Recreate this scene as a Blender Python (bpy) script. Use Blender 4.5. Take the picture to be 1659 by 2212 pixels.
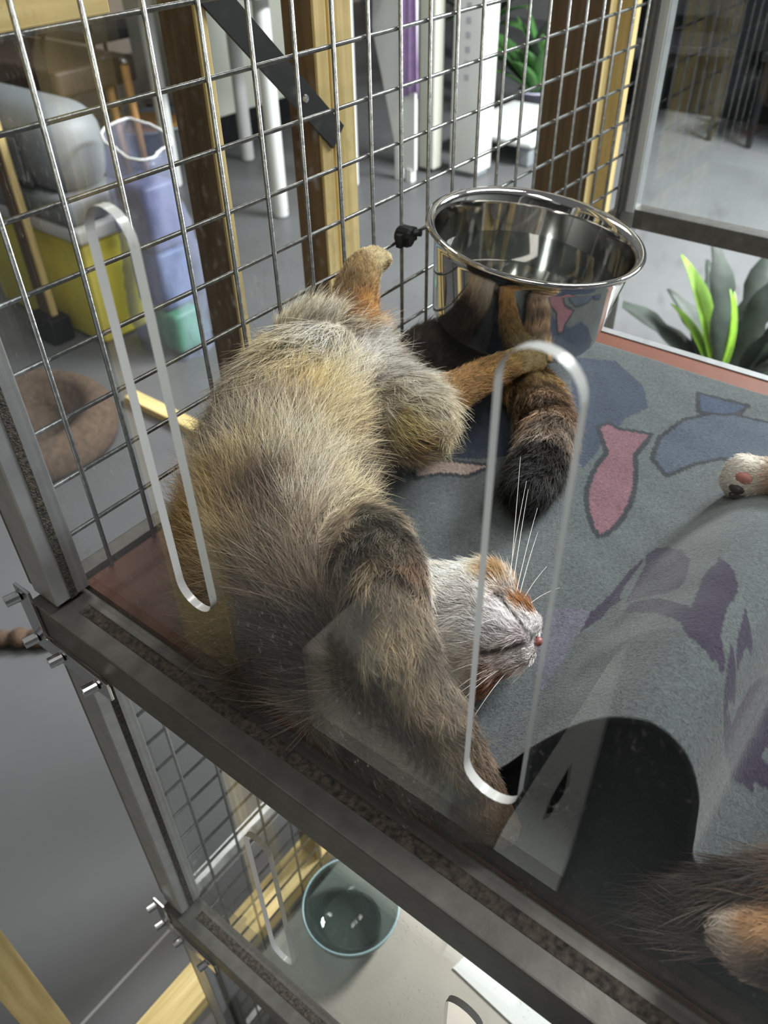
import bpy, bmesh, math, random
import numpy as np
from mathutils import Vector, Matrix
random.seed(7); RNG = np.random.default_rng(11)
scene = bpy.context.scene
for o in list(bpy.data.objects): bpy.data.objects.remove(o)

# ---------------------------------------------------------------- units
# The wire mesh of the cage is the ruler: one mesh cell is 4 cm. Coordinates below are written in cells:
# X = away from the cage front, Y = down (8.45 is the top of the upper shelf board), Z = out through the wire mesh.
S = 0.04
FY = 8.45
def W(X, Y, Z): return Vector((X*S, Z*S, (FY-Y)*S))
def WA(a):
    a = np.asarray(a, float)
    return np.stack([a[:, 0]*S, a[:, 2]*S, (FY-a[:, 1])*S], 1)
FLOOR = 33.0

# ---------------------------------------------------------------- camera
cam = bpy.data.cameras.new('camera'); camo = bpy.data.objects.new('camera', cam); scene.collection.objects.link(camo)
Rm = [(0.6120416, 0.01883452, -0.79060126), (-0.51843474, 0.76448348, -0.38313239), (0.59718548, 0.64436812, 0.47766016)]
def dirw(r): return Vector((r[0], r[2], -r[1]))
right, down, fwd = (dirw(r) for r in Rm)
cpos = W(-6.36876042, -1.89008497, -10.81777672)
camo.matrix_world = Matrix(((right.x, -down.x, -fwd.x, cpos.x), (right.y, -down.y, -fwd.y, cpos.y), (right.z, -down.z, -fwd.z, cpos.z), (0, 0, 0, 1)))
cam.sensor_fit = 'VERTICAL'; cam.sensor_height = 36.0; cam.lens = 36.0*1748.17/2212.0
cam.clip_start = 0.02; cam.clip_end = 60
cam.dof.use_dof = True; cam.dof.focus_distance = 0.52; cam.dof.aperture_fstop = cam.lens/2.6
scene.camera = camo

# ---------------------------------------------------------------- world, lights, exposure
wd = bpy.data.worlds.new('room_light'); scene.world = wd; wd.use_nodes = True
wd.node_tree.nodes['Background'].inputs[0].default_value = (0.93, 0.96, 1.0, 1)
wd.node_tree.nodes['Background'].inputs[1].default_value = 0.20
def area(name, loc, target, sx, sy, power, col=(1, 1, 1)):
    l = bpy.data.lights.new(name, 'AREA'); l.shape = 'RECTANGLE'; l.size = sx; l.size_y = sy; l.energy = power; l.color = col
    o = bpy.data.objects.new(name, l); scene.collection.objects.link(o); o.location = loc
    o.rotation_euler = (Vector(target)-Vector(loc)).to_track_quat('-Z', 'Y').to_euler(); return o
area('ceiling_lamp_far', (3.6, -1.0, 1.75), (3.6, -1.0, 0), 1.8, 0.7, 760, (0.98, 0.99, 1.0))
area('ceiling_lamp_side', (0.95, 1.05, 1.75), (0.95, 1.05, 0), 1.3, 0.35, 24, (1.0, 0.97, 0.91))
area('ceiling_lamp_right', (1.30, -0.75, 1.75), (1.30, -0.75, 0), 1.3, 0.35, 46, (1.0, 0.98, 0.95))
area('front_fill_lamp', (-0.75, -0.95, 1.75), (-0.75, -0.95, 0), 1.3, 0.35, 18, (1.0, 0.97, 0.92))  # unseen fill lamp, added to brighten the timber post and the front side
scene.view_settings.view_transform = 'Standard'; scene.view_settings.look = 'None'
scene.view_settings.gamma = 1.0; scene.view_settings.use_curve_mapping = False
scene.view_settings.exposure = -0.05
try:
    scene.cycles.max_bounces = 10; scene.cycles.transparent_max_bounces = 24; scene.cycles.glossy_bounces = 5
    scene.cycles.caustics_reflective = False; scene.cycles.caustics_refractive = False
    scene.cycles.use_denoising = True; scene.cycles.sample_clamp_indirect = 6
except Exception: pass

# ---------------------------------------------------------------- materials
def lin(c):
    return tuple(((v/255)/12.92 if v/255 <= 0.04045 else (((v/255)+0.055)/1.055)**2.4) for v in c)
MATS = {}
def mat(name, col, rough=0.6, metal=0.0, noise=0.0, nscale=40, bump=0.0, bscale=200, spec=0.5, stretch=None, trans=0.0, alpha=1.0, col2=None, coat=0.0, sheen=0.0):
    if name in MATS: return MATS[name]
    m = bpy.data.materials.new(name); m.use_nodes = True; nt = m.node_tree; b = nt.nodes['Principled BSDF']
    b.inputs['Roughness'].default_value = rough; b.inputs['Metallic'].default_value = metal
    b.inputs['Specular IOR Level'].default_value = spec; b.inputs['Transmission Weight'].default_value = trans
    b.inputs['Alpha'].default_value = alpha; b.inputs['Coat Weight'].default_value = coat; b.inputs['Sheen Weight'].default_value = sheen
    b.inputs['Base Color'].default_value = (*col, 1)
    if noise or bump or col2:
        tc = nt.nodes.new('ShaderNodeTexCoord'); mp = nt.nodes.new('ShaderNodeMapping')
        nt.links.new(tc.outputs['Object'], mp.inputs[0])
        if stretch: mp.inputs['Scale'].default_value = stretch
        n = nt.nodes.new('ShaderNodeTexNoise'); n.inputs['Scale'].default_value = nscale; n.inputs['Detail'].default_value = 5
        nt.links.new(mp.outputs[0], n.inputs['Vector'])
        r = nt.nodes.new('ShaderNodeValToRGB'); r.color_ramp.elements[0].position = 0.32; r.color_ramp.elements[1].position = 0.68
        c2 = col2 or tuple(min(1, v*(1+noise)) for v in col)
        r.color_ramp.elements[0].color = (*tuple(v*(1-noise) for v in col), 1); r.color_ramp.elements[1].color = (*c2, 1)
        nt.links.new(n.outputs['Fac'], r.inputs[0]); nt.links.new(r.outputs[0], b.inputs['Base Color'])
        if bump:
            n2 = nt.nodes.new('ShaderNodeTexNoise'); n2.inputs['Scale'].default_value = bscale; n2.inputs['Detail'].default_value = 4
            nt.links.new(mp.outputs[0], n2.inputs['Vector'])
            bp = nt.nodes.new('ShaderNodeBump'); bp.inputs['Strength'].default_value = bump; bp.inputs['Distance'].default_value = 0.002
            nt.links.new(n2.outputs['Fac'], bp.inputs['Height']); nt.links.new(bp.outputs[0], b.inputs['Normal'])
    MATS[name] = m; return m
def wood(name, c1, c2, axis):
    st = [38, 38, 38]; st[axis] = 2.2
    return mat(name, c1, 0.55, noise=0.0, col2=c2, nscale=3.0, bump=0.15, bscale=6, stretch=tuple(st), spec=0.3)
M_alu = mat('brushed_aluminium', (0.40, 0.41, 0.42), 0.38, 0.55, noise=0.10, nscale=60, bump=0.03, bscale=500)
M_alu_d = mat('aged_aluminium', (0.125, 0.12, 0.11), 0.45, 0.5, noise=0.15, nscale=80, bump=0.05, bscale=400)
M_groove = mat('dusty_groove', (0.030, 0.026, 0.022), 0.9, noise=0.5, nscale=300, col2=(0.09, 0.075, 0.06), bump=0.8, bscale=700)
M_gap = mat('gap_black', (0.012, 0.012, 0.013), 0.6)  # black for the shade in gaps between frame parts
M_chrome = mat('plated_steel', (0.52, 0.52, 0.52), 0.18, 1.0)
M_wire = mat('galvanised_wire', (0.27, 0.275, 0.27), 0.33, 1.0, noise=0.25, nscale=160, bump=0.15, bscale=300)
M_board = mat('brown_board', lin((104, 60, 44)), 0.55, noise=0.12, nscale=30, bump=0.02, bscale=300, spec=0.3)
M_boardedge = mat('pale_board_edge', lin((170, 150, 125)), 0.7, noise=0.15, nscale=120)
M_timber_x = wood('pale_timber_x', lin((196, 172, 112)), lin((228, 208, 150)), 0)
M_timber_y = wood('pale_timber_y', lin((196, 172, 112)), lin((228, 208, 150)), 1)
M_timber_z = wood('pale_timber_z', lin((190, 166, 108)), lin((228, 206, 148)), 2)
M_shadetim = wood('shaded_timber_z', lin((96, 78, 56)), lin((124, 102, 74)), 2)  # darker copy of the timber, for faces in shade
M_blacksteel = mat('black_painted_steel', (0.012, 0.012, 0.013), 0.42, noise=0.1, nscale=60)
M_steel = mat('polished_steel', (0.60, 0.58, 0.55), 0.07, 1.0, noise=0.04, nscale=20)
M_floor = mat('concrete_floor', lin((93, 94, 95)), 0.42, noise=0.10, nscale=2.2, bump=0.03, bscale=60, spec=0.4)
M_white = mat('white_plastic', lin((226, 228, 228)), 0.45)
M_whitep = mat('white_painted_panel', lin((222, 224, 220)), 0.6, noise=0.04, nscale=8)
M_yellow = mat('yellow_plastic', lin((250, 238, 104)), 0.45, noise=0.05, nscale=10)
M_greyp = mat('grey_plastic', lin((132, 138, 142)), 0.5, noise=0.06, nscale=12)
M_darkp = mat('dark_grey_plastic', lin((84, 88, 90)), 0.55)
M_black = mat('black_plastic', (0.006, 0.006, 0.007), 0.55, spec=0.2)
M_brown = mat('dark_brown_wood', lin((74, 60, 46)), 0.5, noise=0.25, nscale=30)
M_orange = mat('orange_wood', lin((196, 148, 88)), 0.5, noise=0.1, nscale=30)
M_pinkwall = mat('beige_wall', lin((186, 170, 156)), 0.8, noise=0.03, nscale=6)
M_greywall = mat('grey_wall', lin((120, 122, 122)), 0.8, noise=0.05, nscale=4)
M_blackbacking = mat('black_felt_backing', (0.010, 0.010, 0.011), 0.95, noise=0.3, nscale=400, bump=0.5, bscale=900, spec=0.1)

def glass_mat(name, tint=(0.97, 0.985, 0.98), rough=0.0, dust=0.0, ior=1.52):
    m = bpy.data.materials.new(name); m.use_nodes = True; nt = m.node_tree; nt.nodes.clear()
    out = nt.nodes.new('ShaderNodeOutputMaterial'); tr = nt.nodes.new('ShaderNodeBsdfTransparent'); tr.inputs[0].default_value = (*tint, 1)
    gl = nt.nodes.new('ShaderNodeBsdfGlossy'); gl.inputs['Roughness'].default_value = rough
    fr = nt.nodes.new('ShaderNodeFresnel'); ge = nt.nodes.new('ShaderNodeNewGeometry')
    mr = nt.nodes.new('ShaderNodeMapRange'); mr.inputs[3].default_value = ior; mr.inputs[4].default_value = 1.0/ior   # same reflectance from both faces of the thin sheet
    nt.links.new(ge.outputs['Backfacing'], mr.inputs[0]); nt.links.new(mr.outputs[0], fr.inputs['IOR'])
    mx = nt.nodes.new('ShaderNodeMixShader'); nt.links.new(fr.outputs[0], mx.inputs[0]); nt.links.new(tr.outputs[0], mx.inputs[1]); nt.links.new(gl.outputs[0], mx.inputs[2])
    last = mx
    if dust:
        tc = nt.nodes.new('ShaderNodeTexCoord')
        mp = nt.nodes.new('ShaderNodeMapping'); mp.inputs['Scale'].default_value = (1, 1, 0.45); mp.inputs['Rotation'].default_value = (0.5, 0, 0)
        nt.links.new(tc.outputs['Object'], mp.inputs[0])
        n = nt.nodes.new('ShaderNodeTexNoise'); n.inputs['Scale'].default_value = 420; n.inputs['Detail'].default_value = 3
        big = nt.nodes.new('ShaderNodeTexNoise'); big.inputs['Scale'].default_value = 9
        nt.links.new(mp.outputs[0], n.inputs['Vector']); nt.links.new(tc.outputs['Object'], big.inputs['Vector'])
        r1 = nt.nodes.new('ShaderNodeMapRange'); r1.inputs[1].default_value = 0.63; r1.inputs[2].default_value = 0.74
        r2 = nt.nodes.new('ShaderNodeMapRange'); r2.inputs[1].default_value = 0.42; r2.inputs[2].default_value = 0.66; r2.inputs[4].default_value = dust
        nt.links.new(n.outputs['Fac'], r1.inputs[0]); nt.links.new(big.outputs['Fac'], r2.inputs[0])
        mu = nt.nodes.new('ShaderNodeMath'); mu.operation = 'MULTIPLY'; nt.links.new(r1.outputs[0], mu.inputs[0]); nt.links.new(r2.outputs[0], mu.inputs[1])
        df = nt.nodes.new('ShaderNodeBsdfDiffuse'); df.inputs[0].default_value = (0.7, 0.7, 0.66, 1)
        m2 = nt.nodes.new('ShaderNodeMixShader'); nt.links.new(mu.outputs[0], m2.inputs[0]); nt.links.new(mx.outputs[0], m2.inputs[1]); nt.links.new(df.outputs[0], m2.inputs[2])
        last = m2
    nt.links.new(last.outputs[0], out.inputs[0]); MATS[name] = m; return m
M_pane = glass_mat('clear_acrylic', dust=0.5)
M_backpane = glass_mat('clear_back_acrylic', dust=0.06)
M_water = glass_mat('water_surface', tint=(0.72, 0.76, 0.76), ior=1.33)
M_bowlglass = glass_mat('tinted_glass', tint=(0.50, 0.58, 0.58), ior=1.5)
M_edge = mat('frosted_acrylic_edge', lin((176, 178, 176)), 0.22, noise=0.03, nscale=20, trans=0.0, spec=0.6)

# ---------------------------------------------------------------- object helpers
ORI = {}
def link(o): scene.collection.objects.link(o); return o
def meta(o, label=None, cat=None, group=None, kind=None):
    if label: o['label'] = label
    if cat: o['category'] = cat
    if group: o['group'] = group
    if kind: o['kind'] = kind
    return o
def thing(name, base, label, cat, group=None):
    o = bpy.data.objects.new(name, None); link(o); o.empty_display_size = 0.02
    o.location = base; ORI[o] = Vector(base); return meta(o, label, cat, group)
def build(name, verts, faces, m, parent=None, smooth=False, bevel=0.0, origin=None):
    """verts are world positions; the mesh is stored relative to its parent's (or own) origin"""
    verts = [Vector(v) for v in verts]
    if parent is not None: org = ORI[parent]
    else:
        org = Vector(origin) if origin is not None else Vector((sum(v.x for v in verts)/len(verts), sum(v.y for v in verts)/len(verts), min(v.z for v in verts)))
    me = bpy.data.meshes.new(name); me.from_pydata([tuple(v-org) for v in verts], [], [tuple(f) for f in faces])
    bm = bmesh.new(); bm.from_mesh(me); bmesh.ops.recalc_face_normals(bm, faces=bm.faces[:])
    if bevel: bmesh.ops.bevel(bm, geom=[e for e in bm.edges if e.calc_face_angle(0) > 0.5], offset=bevel, segments=2, affect='EDGES', profile=0.6)
    bm.to_mesh(me); bm.free()
    if smooth: me.polygons.foreach_set('use_smooth', [True]*len(me.polygons))
    me.update()
    if m is not None: me.materials.append(m)
    o = bpy.data.objects.new(name, me); link(o)
    if parent is not None: o.parent = parent; ORI[o] = ORI[parent]
    else: o.location = org; ORI[o] = org
    return o
class G:
    """collects simple shapes (cell coordinates) into one vertex/face list"""
    def __init__(s): s.v = []; s.f = []
    def add(s, v, f):
        k = len(s.v); s.v += [Vector(p) for p in v]; s.f += [tuple(i+k for i in q) for q in f]; return s
    def box(s, X, Y, Z):
        v = [W(x, y, z) for x in X for y in Y for z in Z]
        return s.add(v, [(0, 1, 3, 2), (4, 6, 7, 5), (0, 4, 5, 1), (2, 3, 7, 6), (0, 2, 6, 4), (1, 5, 7, 3)])
    def tube(s, pts, rad, n=8, closed=False, cap=True):
        pts = [Vector(p) for p in pts]; L = len(pts); rad = rad if isinstance(rad, (list, tuple)) else [rad]*L
        base = len(s.v); up = None; rings = []
        for i, p in enumerate(pts):
            a = pts[(i-1) % L] if (closed or i > 0) else pts[i]; b = pts[(i+1) % L] if (closed or i < L-1) else pts[i]
            t = (b-a).normalized()
            if up is None:
                up = Vector((0, 0, 1)) if abs(t.z) < 0.9 else Vector((1, 0, 0))
            u = (up-t*up.dot(t)).normalized(); w = t.cross(u); up = u
            s.v += [p+(u*math.cos(2*math.pi*k/n)+w*math.sin(2*math.pi*k/n))*rad[i] for k in range(n)]
        for i in range(L if closed else L-1):
            a = base+i*n; b = base+((i+1) % L)*n
            s.f += [(a+k, a+(k+1) % n, b+(k+1) % n, b+k) for k in range(n)]
        if cap and not closed:
            s.f.append(tuple(base+k for k in range(n))[::-1]); s.f.append(tuple(base+(L-1)*n+k for k in range(n)))
        return s
    def lathe(s, prof, center, axis=(0, 0, 1), n=48, close=False):
        """prof: list of (radius m, height m) along axis from center (world)"""
        c = Vector(center); q = Vector((0, 0, 1)).rotation_difference(Vector(axis).normalized()); base = len(s.v)
        for r, h in prof: s.v += [c+q @ Vector((r*math.cos(2*math.pi*k/n), r*math.sin(2*math.pi*k/n), h)) for k in range(n)]
        for i in range(len(prof)-1):
            a = base+i*n; b = a+n; s.f += [(a+k, a+(k+1) % n, b+(k+1) % n, b+k) for k in range(n)]
        if close:
            s.f.append(tuple(base+k for k in range(n))[::-1]); s.f.append(tuple(base+(len(prof)-1)*n+k for k in range(n)))
        return s
    def prism(s, poly, vec):
        """poly: world points of a planar outline; vec: extrusion"""
        n = len(poly); vec = Vector(vec); base = len(s.v)
        s.v += [Vector(p) for p in poly]+[Vector(p)+vec for p in poly]
        s.f += [tuple(base+k for k in range(n))[::-1], tuple(base+n+k for k in range(n))]
        s.f += [(base+k, base+(k+1) % n, base+n+(k+1) % n, base+n+k) for k in range(n)]; return s
    def make(s, name, m, parent=None, **k): return build(name, s.v, s.f, m, parent, **k)
def box(name, X, Y, Z, m, parent=None, bevel=0.0, **k): return G().box(X, Y, Z).make(name, m, parent, bevel=bevel, **k)
def struct(o, label=None): return meta(o, label, None, None, 'structure')

# ================================================================ THE ROOM
fl = box('floor', (-110, 220), (FLOOR, FLOOR+1.2), (-90, 175), M_floor); struct(fl, 'grey concrete floor of the room')
g = G().box((-40, 60), (FLOOR-0.02, FLOOR), (5.62, 5.74)); jo = g.make('floor_joint', mat('floor_joint_grey', lin((168, 168, 166)), 0.7), fl)
wl = box('wall_left', (-110, 220), (-52, FLOOR), (150, 156), M_pinkwall); struct(wl, 'beige wall behind the furniture')
wb = box('wall_back', (190, 196), (-52, FLOOR), (-90, 150), M_greywall); struct(wb, 'grey back wall of the room')
wf = box('wall_front', (-112, -106), (-52, FLOOR), (-90, 175), mat('dark_grey_wall', lin((70, 71, 72)), 0.8)); struct(wf, 'dark grey front wall of the room')
wr = box('wall_right', (-110, 220), (-52, FLOOR), (-96, -90), M_greywall); struct(wr, 'grey wall beyond the cage')

# ================================================================ THE CAGE
cage = thing('cat_cage', W(-2, FLOOR, -9), 'tall aluminium cat cage with clear slotted door and wire mesh side', 'cage')
ZR = -17.6                      # right end of the cage
def profile(name, X, Y, Z, gax=None, m=M_alu): return box(name, X, Y, Z, m, cage, bevel=0.0012)
# front left post, upper and lower lengths
for a, b in ((-4.2, 8.35), (9.25, 20.4), (21.3, 32.6)):
    p = profile('post', (-2.30, -1.62), (a, b), (-0.24, 0.46))
    box('glazing_groove', (-2.02, -1.88), (a, b), (-0.255, -0.235), M_groove, p)
    box('gap_strip', (-2.20, -1.70), (a, b), (0.48, 0.57), M_gap, p)  # dark gap beside the post, its shade put in as a black strip
    box('outer_flange', (-2.24, -1.66), (a, b), (0.58, 0.70), M_alu_d, p, bevel=0.0006)
# front rails (a floor rail at each tier)
for yy, nm in ((FY+0.04, 'a'), (FY+12.15, 'b'), (FLOOR-1.2, 'c')):
    r = profile('rail', (-2.45, -1.64), (yy, yy+0.85), (ZR, 0.46), m=M_alu_d)
    box('glazing_groove', (-2.08, -1.86), (yy-0.012, yy+0.02), (ZR, -0.50), M_groove, r)
    box('gap_strip', (-2.34, -2.02), (yy+0.86, yy+1.0), (ZR, 0.46), M_gap, r)  # dark gap under the rail, its shade put in as a black strip
    box('lower_flange', (-2.30, -1.75), (yy+1.0, yy+1.15), (ZR, 0.45), M_alu_d, r, bevel=0.0006)
# mesh-side and back frames
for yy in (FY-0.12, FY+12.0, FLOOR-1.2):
    profile('rail', (-1.6, 21.4), (yy, yy+0.42), (0.06, 0.40), m=mat('lit_alu_rail', (0.66, 0.68, 0.69), 0.35, 0.35) if yy > 10 else M_alu_d)  # lower rails get a brighter aluminium for the light falling on them
profile('post', (20.75, 21.25), (-4.2, 32.6), (-0.42, 0.14))
box('lit_strip', (20.70, 20.745), (-4.2, 8.3), (-0.40, -0.12), mat('lit_alu_face', (0.72, 0.74, 0.75), 0.35, 0.2), bpy.data.objects['post.003'])  # paler strip puts the lit stripe of the post into its colour
box('post', (20.35, 20.69), (-4.2, 8.3), (-0.05, 0.14), M_alu_d, cage, bevel=0.0008)
profile('rail', (20.8, 21.4), (FY-0.25, FY+0.4), (ZR, -0.42), m=M_alu_d)
profile('rail', (20.8, 21.4), (-4.2, -3.6), (ZR, -0.42), m=M_alu_d)
profile('post', (20.75, 21.4), (-4.2, 32.6), (ZR-0.5, ZR))
profile('post', (-2.3, -1.62), (-4.2, 32.6), (ZR-0.7, ZR))
# boards
bd = box('shelf_board', (-1.58, 12.55), (FY, FY+0.35), (ZR, 0.02), M_board, cage)
box('metal_edge', (12.56, 12.80), (FY-0.03, FY+0.38), (ZR, 0.02), M_alu, bd)
box('board_lip', (-1.60, -1.50), (FY-0.015, FY), (ZR, -9.9), M_boardedge, bd)
box('floor_board', (-1.2, 21), (27.0, 27.3), (ZR, -0.25), mat('beige_tray', lin((176, 170, 158)), 0.5, noise=0.05, nscale=10), cage)
# slotted clear front panes
def slot_loop(zc, y0, y1, r, n=12):
    pts = []
    for k in range(n+1):
        a = math.pi*k/n; pts.append((zc+r*math.cos(a), y0+r-r*math.sin(a)))
    for k in range(n+1):
        a = math.pi+math.pi*k/n; pts.append((zc+r*math.cos(a), y1-r-r*math.sin(a)))
    return pts
def pane(name, y0, y1, slots, x0, x1, m, z0, z1):
    bm = bmesh.new(); loops = [[(z0, y0), (z1, y0), (z1, y1), (z0, y1)]]+slots
    for lp in loops:
        vs = [bm.verts.new((z, y, 0)) for z, y in lp]
        for i in range(len(vs)): bm.edges.new((vs[i], vs[(i+1) % len(vs)]))
    bmesh.ops.triangle_fill(bm, edges=bm.edges[:], use_beauty=True, use_dissolve=False)
    bm.verts.index_update(); V = [v.co.copy() for v in bm.verts]; F = [[v.index for v in f.verts] for f in bm.faces]; bm.free()
    n = len(V); g = G(); g.v = [W(x0, v.y, v.x) for v in V]+[W(x1, v.y, v.x) for v in V]
    g.f = [tuple(f) for f in F]+[tuple(i+n for i in f[::-1]) for f in F]
    p = g.make(name, m, cage)
    for lp in slots:
        e = G(); k = len(lp); e.v = [W(x0-0.004, y, z) for z, y in lp]+[W(x1+0.004, y, z) for z, y in lp]
        e.f = [(i, (i+1) % k, k+(i+1) % k, k+i) for i in range(k)]
        e.make('slot_edge', M_edge, p, smooth=True)
    return p
zs = (-3.87, -8.64, -13.4)
pane('front_pane', -4.1, 8.40, [slot_loop(z, 0.80, 6.38, 0.34) for z in zs], -1.91, -1.80, M_pane, ZR, -0.22)
pane('front_pane', 9.5, 20.50, [slot_loop(z, 12.82, 18.40, 0.34) for z in zs], -1.91, -1.80, M_pane, ZR, -0.22)
pane('front_pane', 21.6, 31.85, [slot_loop(z, 24.8, 30.4, 0.34) for z in zs], -1.91, -1.80, M_pane, ZR, -0.22)
pane('back_pane', -4.1, 8.2, [], 21.02, 21.1, M_backpane, ZR, -0.42)
# wire mesh side
mh = profile('mesh_panel', (-1.62, 20.7), (-4.2, -4.0), (-0.03, 0.12), m=M_wire)
rw = 0.0017
def shared(name, me, loc, parent):
    o = bpy.data.objects.new(name, me); link(o); o.parent = parent; o.location = Vector(loc)-ORI[parent]; ORI[o] = ORI[parent]; return o
gv = G().tube([Vector((0, 0, 0)), Vector((0, 0, (32.2+4.1)*S))], rw, 8); tmp = gv.make('wire', M_wire, None, smooth=True, origin=(0, 0, 0)); vme = tmp.data; bpy.data.objects.remove(tmp)
gh = G().tube([Vector((0, 0, 0)), Vector(((20.7+1.6)*S, 0, 0))], rw, 8); tmp = gh.make('wire', M_wire, None, smooth=True, origin=(0, 0, 0)); hme = tmp.data; bpy.data.objects.remove(tmp)
for i in range(-1, 21): shared('wire', vme, W(i, 32.2, -0.03), mh)
for j in range(-3, 31):
    y = j*1.052
    if abs(y-FY) < 0.1 or abs(y-(FY+12.2)) < .2: continue
    shared('wire', hme, W(-1.6, y, 0.052), mh)
# corner brackets with bolts
def bracket(y):
    br = G(); br.box((-2.53, -2.46), (y-0.35, y+1.28), (0.22, 0.66)); br.box((-2.53, -2.46), (y+0.82, y+1.28), (-1.51, 0.24))
    b = br.make('corner_bracket', M_chrome, cage, bevel=0.0006)
    for (yy, zz) in ((y-0.1, 0.58), (y+1.0, 0.58), (y+1.02, -0.18), (y+1.08, -1.16)):
        g = G(); g.lathe([(0.0, 0), (0.0042, 0), (0.0042, 0.010), (0.0026, 0.0102), (0.0022, 0.007), (0.0, 0.007)], W(-2.53, yy, zz), (-1, 0.25, 0), 12)
        g.make('bolt', M_chrome, b, smooth=False)
bracket(FY+0.02); bracket(FY+12.12)

# ================================================================ TIMBER AROUND THE CAGE
tf = thing('timber_wall_frame', W(10, FLOOR, 3), 'pale timber stud frame standing just outside the wire mesh', 'timber frame')
ZT = 2.4
def stud(x0, x1, z0, z1, m=M_timber_z): return box('stud', (x0, x1), (-14, FLOOR-0.8), (z0, z1), m, tf, bevel=0.001)
st2 = stud(5.0, 5.28, ZT, ZT+1.0); box('shaded_face', (4.985, 4.998), (-14, FLOOR-0.8), (ZT+0.06, ZT+1.0), M_shadetim, st2)  # shade on the near side of the studs, put in as darker timber
st3 = stud(8.2, 8.6, ZT, ZT+0.9); box('shaded_face', (8.185, 8.198), (-14, FLOOR-0.8), (ZT+0.06, ZT+0.9), M_shadetim, st3)
stud(8.78, 9.55, ZT+0.1, ZT+1.0)
st4 = stud(23.2, 23.7, ZT+0.2, ZT+1.2); box('shaded_face', (23.185, 23.198), (-14, FLOOR-0.8), (ZT+0.2, ZT+2.4), M_shadetim, st4)
stud(24.2, 24.6, ZT-0.3, ZT+0.7)
box('top_beam', (-14, 3.2), (-2.4, 0.36), (ZT, ZT+1.1), M_timber_x, tf, bevel=0.001)
box('sole_plate', (-14, 40), (FLOOR-0.8, FLOOR), (ZT-0.1, ZT+1.3), M_timber_x, tf, bevel=0.001)
# black flat steel brace
a, b = W(3.5, -1.55, ZT-0.06), W(8.75, 3.55, ZT-0.06); d = (b-a).normalized(); nrm = Vector((0, 1, 0)); up = d.cross(nrm).normalized(); wdt = 0.0115
g = G(); g.prism([a+up*wdt, b+up*wdt, b-up*wdt, a-up*wdt], nrm*0.003); br = g.make('steel_brace', M_blacksteel, tf)
hp = a+(b-a)*0.80
G().lathe([(0.0, 0.0), (0.0036, 0.0), (0.003, 0.0015), (0.0, 0.0018)], hp-nrm*0.0002, (0, -1, 0), 16).make('screw', M_chrome, br)
fr = thing('timber_post', W(-6, FLOOR, 3), 'pale double timber post standing in front of the cage', 'timber frame')
box('post', (-6.5, -5.6), (-16, FLOOR), (1.85, 2.15), M_timber_z, fr, bevel=0.002)
box('post', (-6.5, -5.6), (-16, FLOOR), (2.17, 2.80), M_timber_z, fr, bevel=0.002)

# ================================================================ ANIMALS
def chain_spheres(ch, step=0.3):
    out = []
    for (a, b) in zip(ch[:-1], ch[1:]):
        a = np.array(a); b = np.array(b); d = np.linalg.norm((b-a)[:3]); n = max(2, int(d/(step*min(a[3], b[3])))+1)
        for k in range(n): out.append(a+(b-a)*k/n)
    out.append(np.array(ch[-1])); return out
def h2w(p): return (p[0]*S, p[2]*S, p[1]*S)          # (X, height, Z) in cells -> metres
_bm = bmesh.new(); bmesh.ops.create_icosphere(_bm, subdivisions=3, radius=1.0); _bm.verts.index_update()
ICO_V = np.array([v.co[:] for v in _bm.verts]); ICO_F = [[v.index for v in f.verts] for f in _bm.faces]; _bm.free()
def blob_mesh(name, spheres, voxel, smooth_it, keep=None):
    """spheres (x,h,z,r) in cells -> one continuous skin (voxel union, then relaxed)"""
    V = []; F = []
    for sp in spheres:
        c = np.array(h2w(sp)); k = len(V)*len(ICO_V); V.append(ICO_V*sp[3]*S+c); F += [tuple(i+k for i in f) for f in ICO_F]
    me = bpy.data.meshes.new(name+'_src'); me.from_pydata(np.concatenate(V).tolist(), [], F); me.update()
    o = bpy.data.objects.new(name+'_src', me); link(o)
    md = o.modifiers.new('r', 'REMESH'); md.mode = 'VOXEL'; md.voxel_size = voxel
    dg = bpy.context.evaluated_depsgraph_get(); ev = o.evaluated_get(dg); m2 = bpy.data.meshes.new_from_object(ev, depsgraph=dg)
    bpy.data.objects.remove(o)
    n = len(m2.vertices); co = np.empty(n*3); m2.vertices.foreach_get('co', co); co = co.reshape(-1, 3)
    ed = np.empty(len(m2.edges)*2, int); m2.edges.foreach_get('vertices', ed); ed = ed.reshape(-1, 2)
    deg = np.bincount(ed.ravel(), minlength=n).astype(float)[:, None]
    wgt = np.full((n, 1), 0.5)
    if keep is not None:
        kc, kr, kf = keep; d = np.linalg.norm(co-np.array(h2w(kc)), axis=1); wgt[d < kr*S] *= kf
    for it in range(smooth_it):
        acc = np.zeros_like(co); np.add.at(acc, ed[:, 0], co[ed[:, 1]]); np.add.at(acc, ed[:, 1], co[ed[:, 0]])
        co = co+(acc/deg-co)*wgt
    m2.vertices.foreach_set('co', co.ravel()); m2.polygons.foreach_set('use_smooth', [True]*len(m2.polygons)); m2.update(); m2.name = name
    return m2
def vnoise(p, f, seed=0):
    """cheap smooth noise in about -1..1"""
    r = np.random.default_rng(seed); out = np.zeros(len(p))
    for k in range(5):
        d = r.normal(size=3); d /= np.linalg.norm(d); out += np.sin((p @ d)*f*(1+0.45*k)+r.uniform(0, 6.28)+1.7*np.sin((p @ np.roll(d, 1))*f*0.7+k))
    return out/3.2
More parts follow.
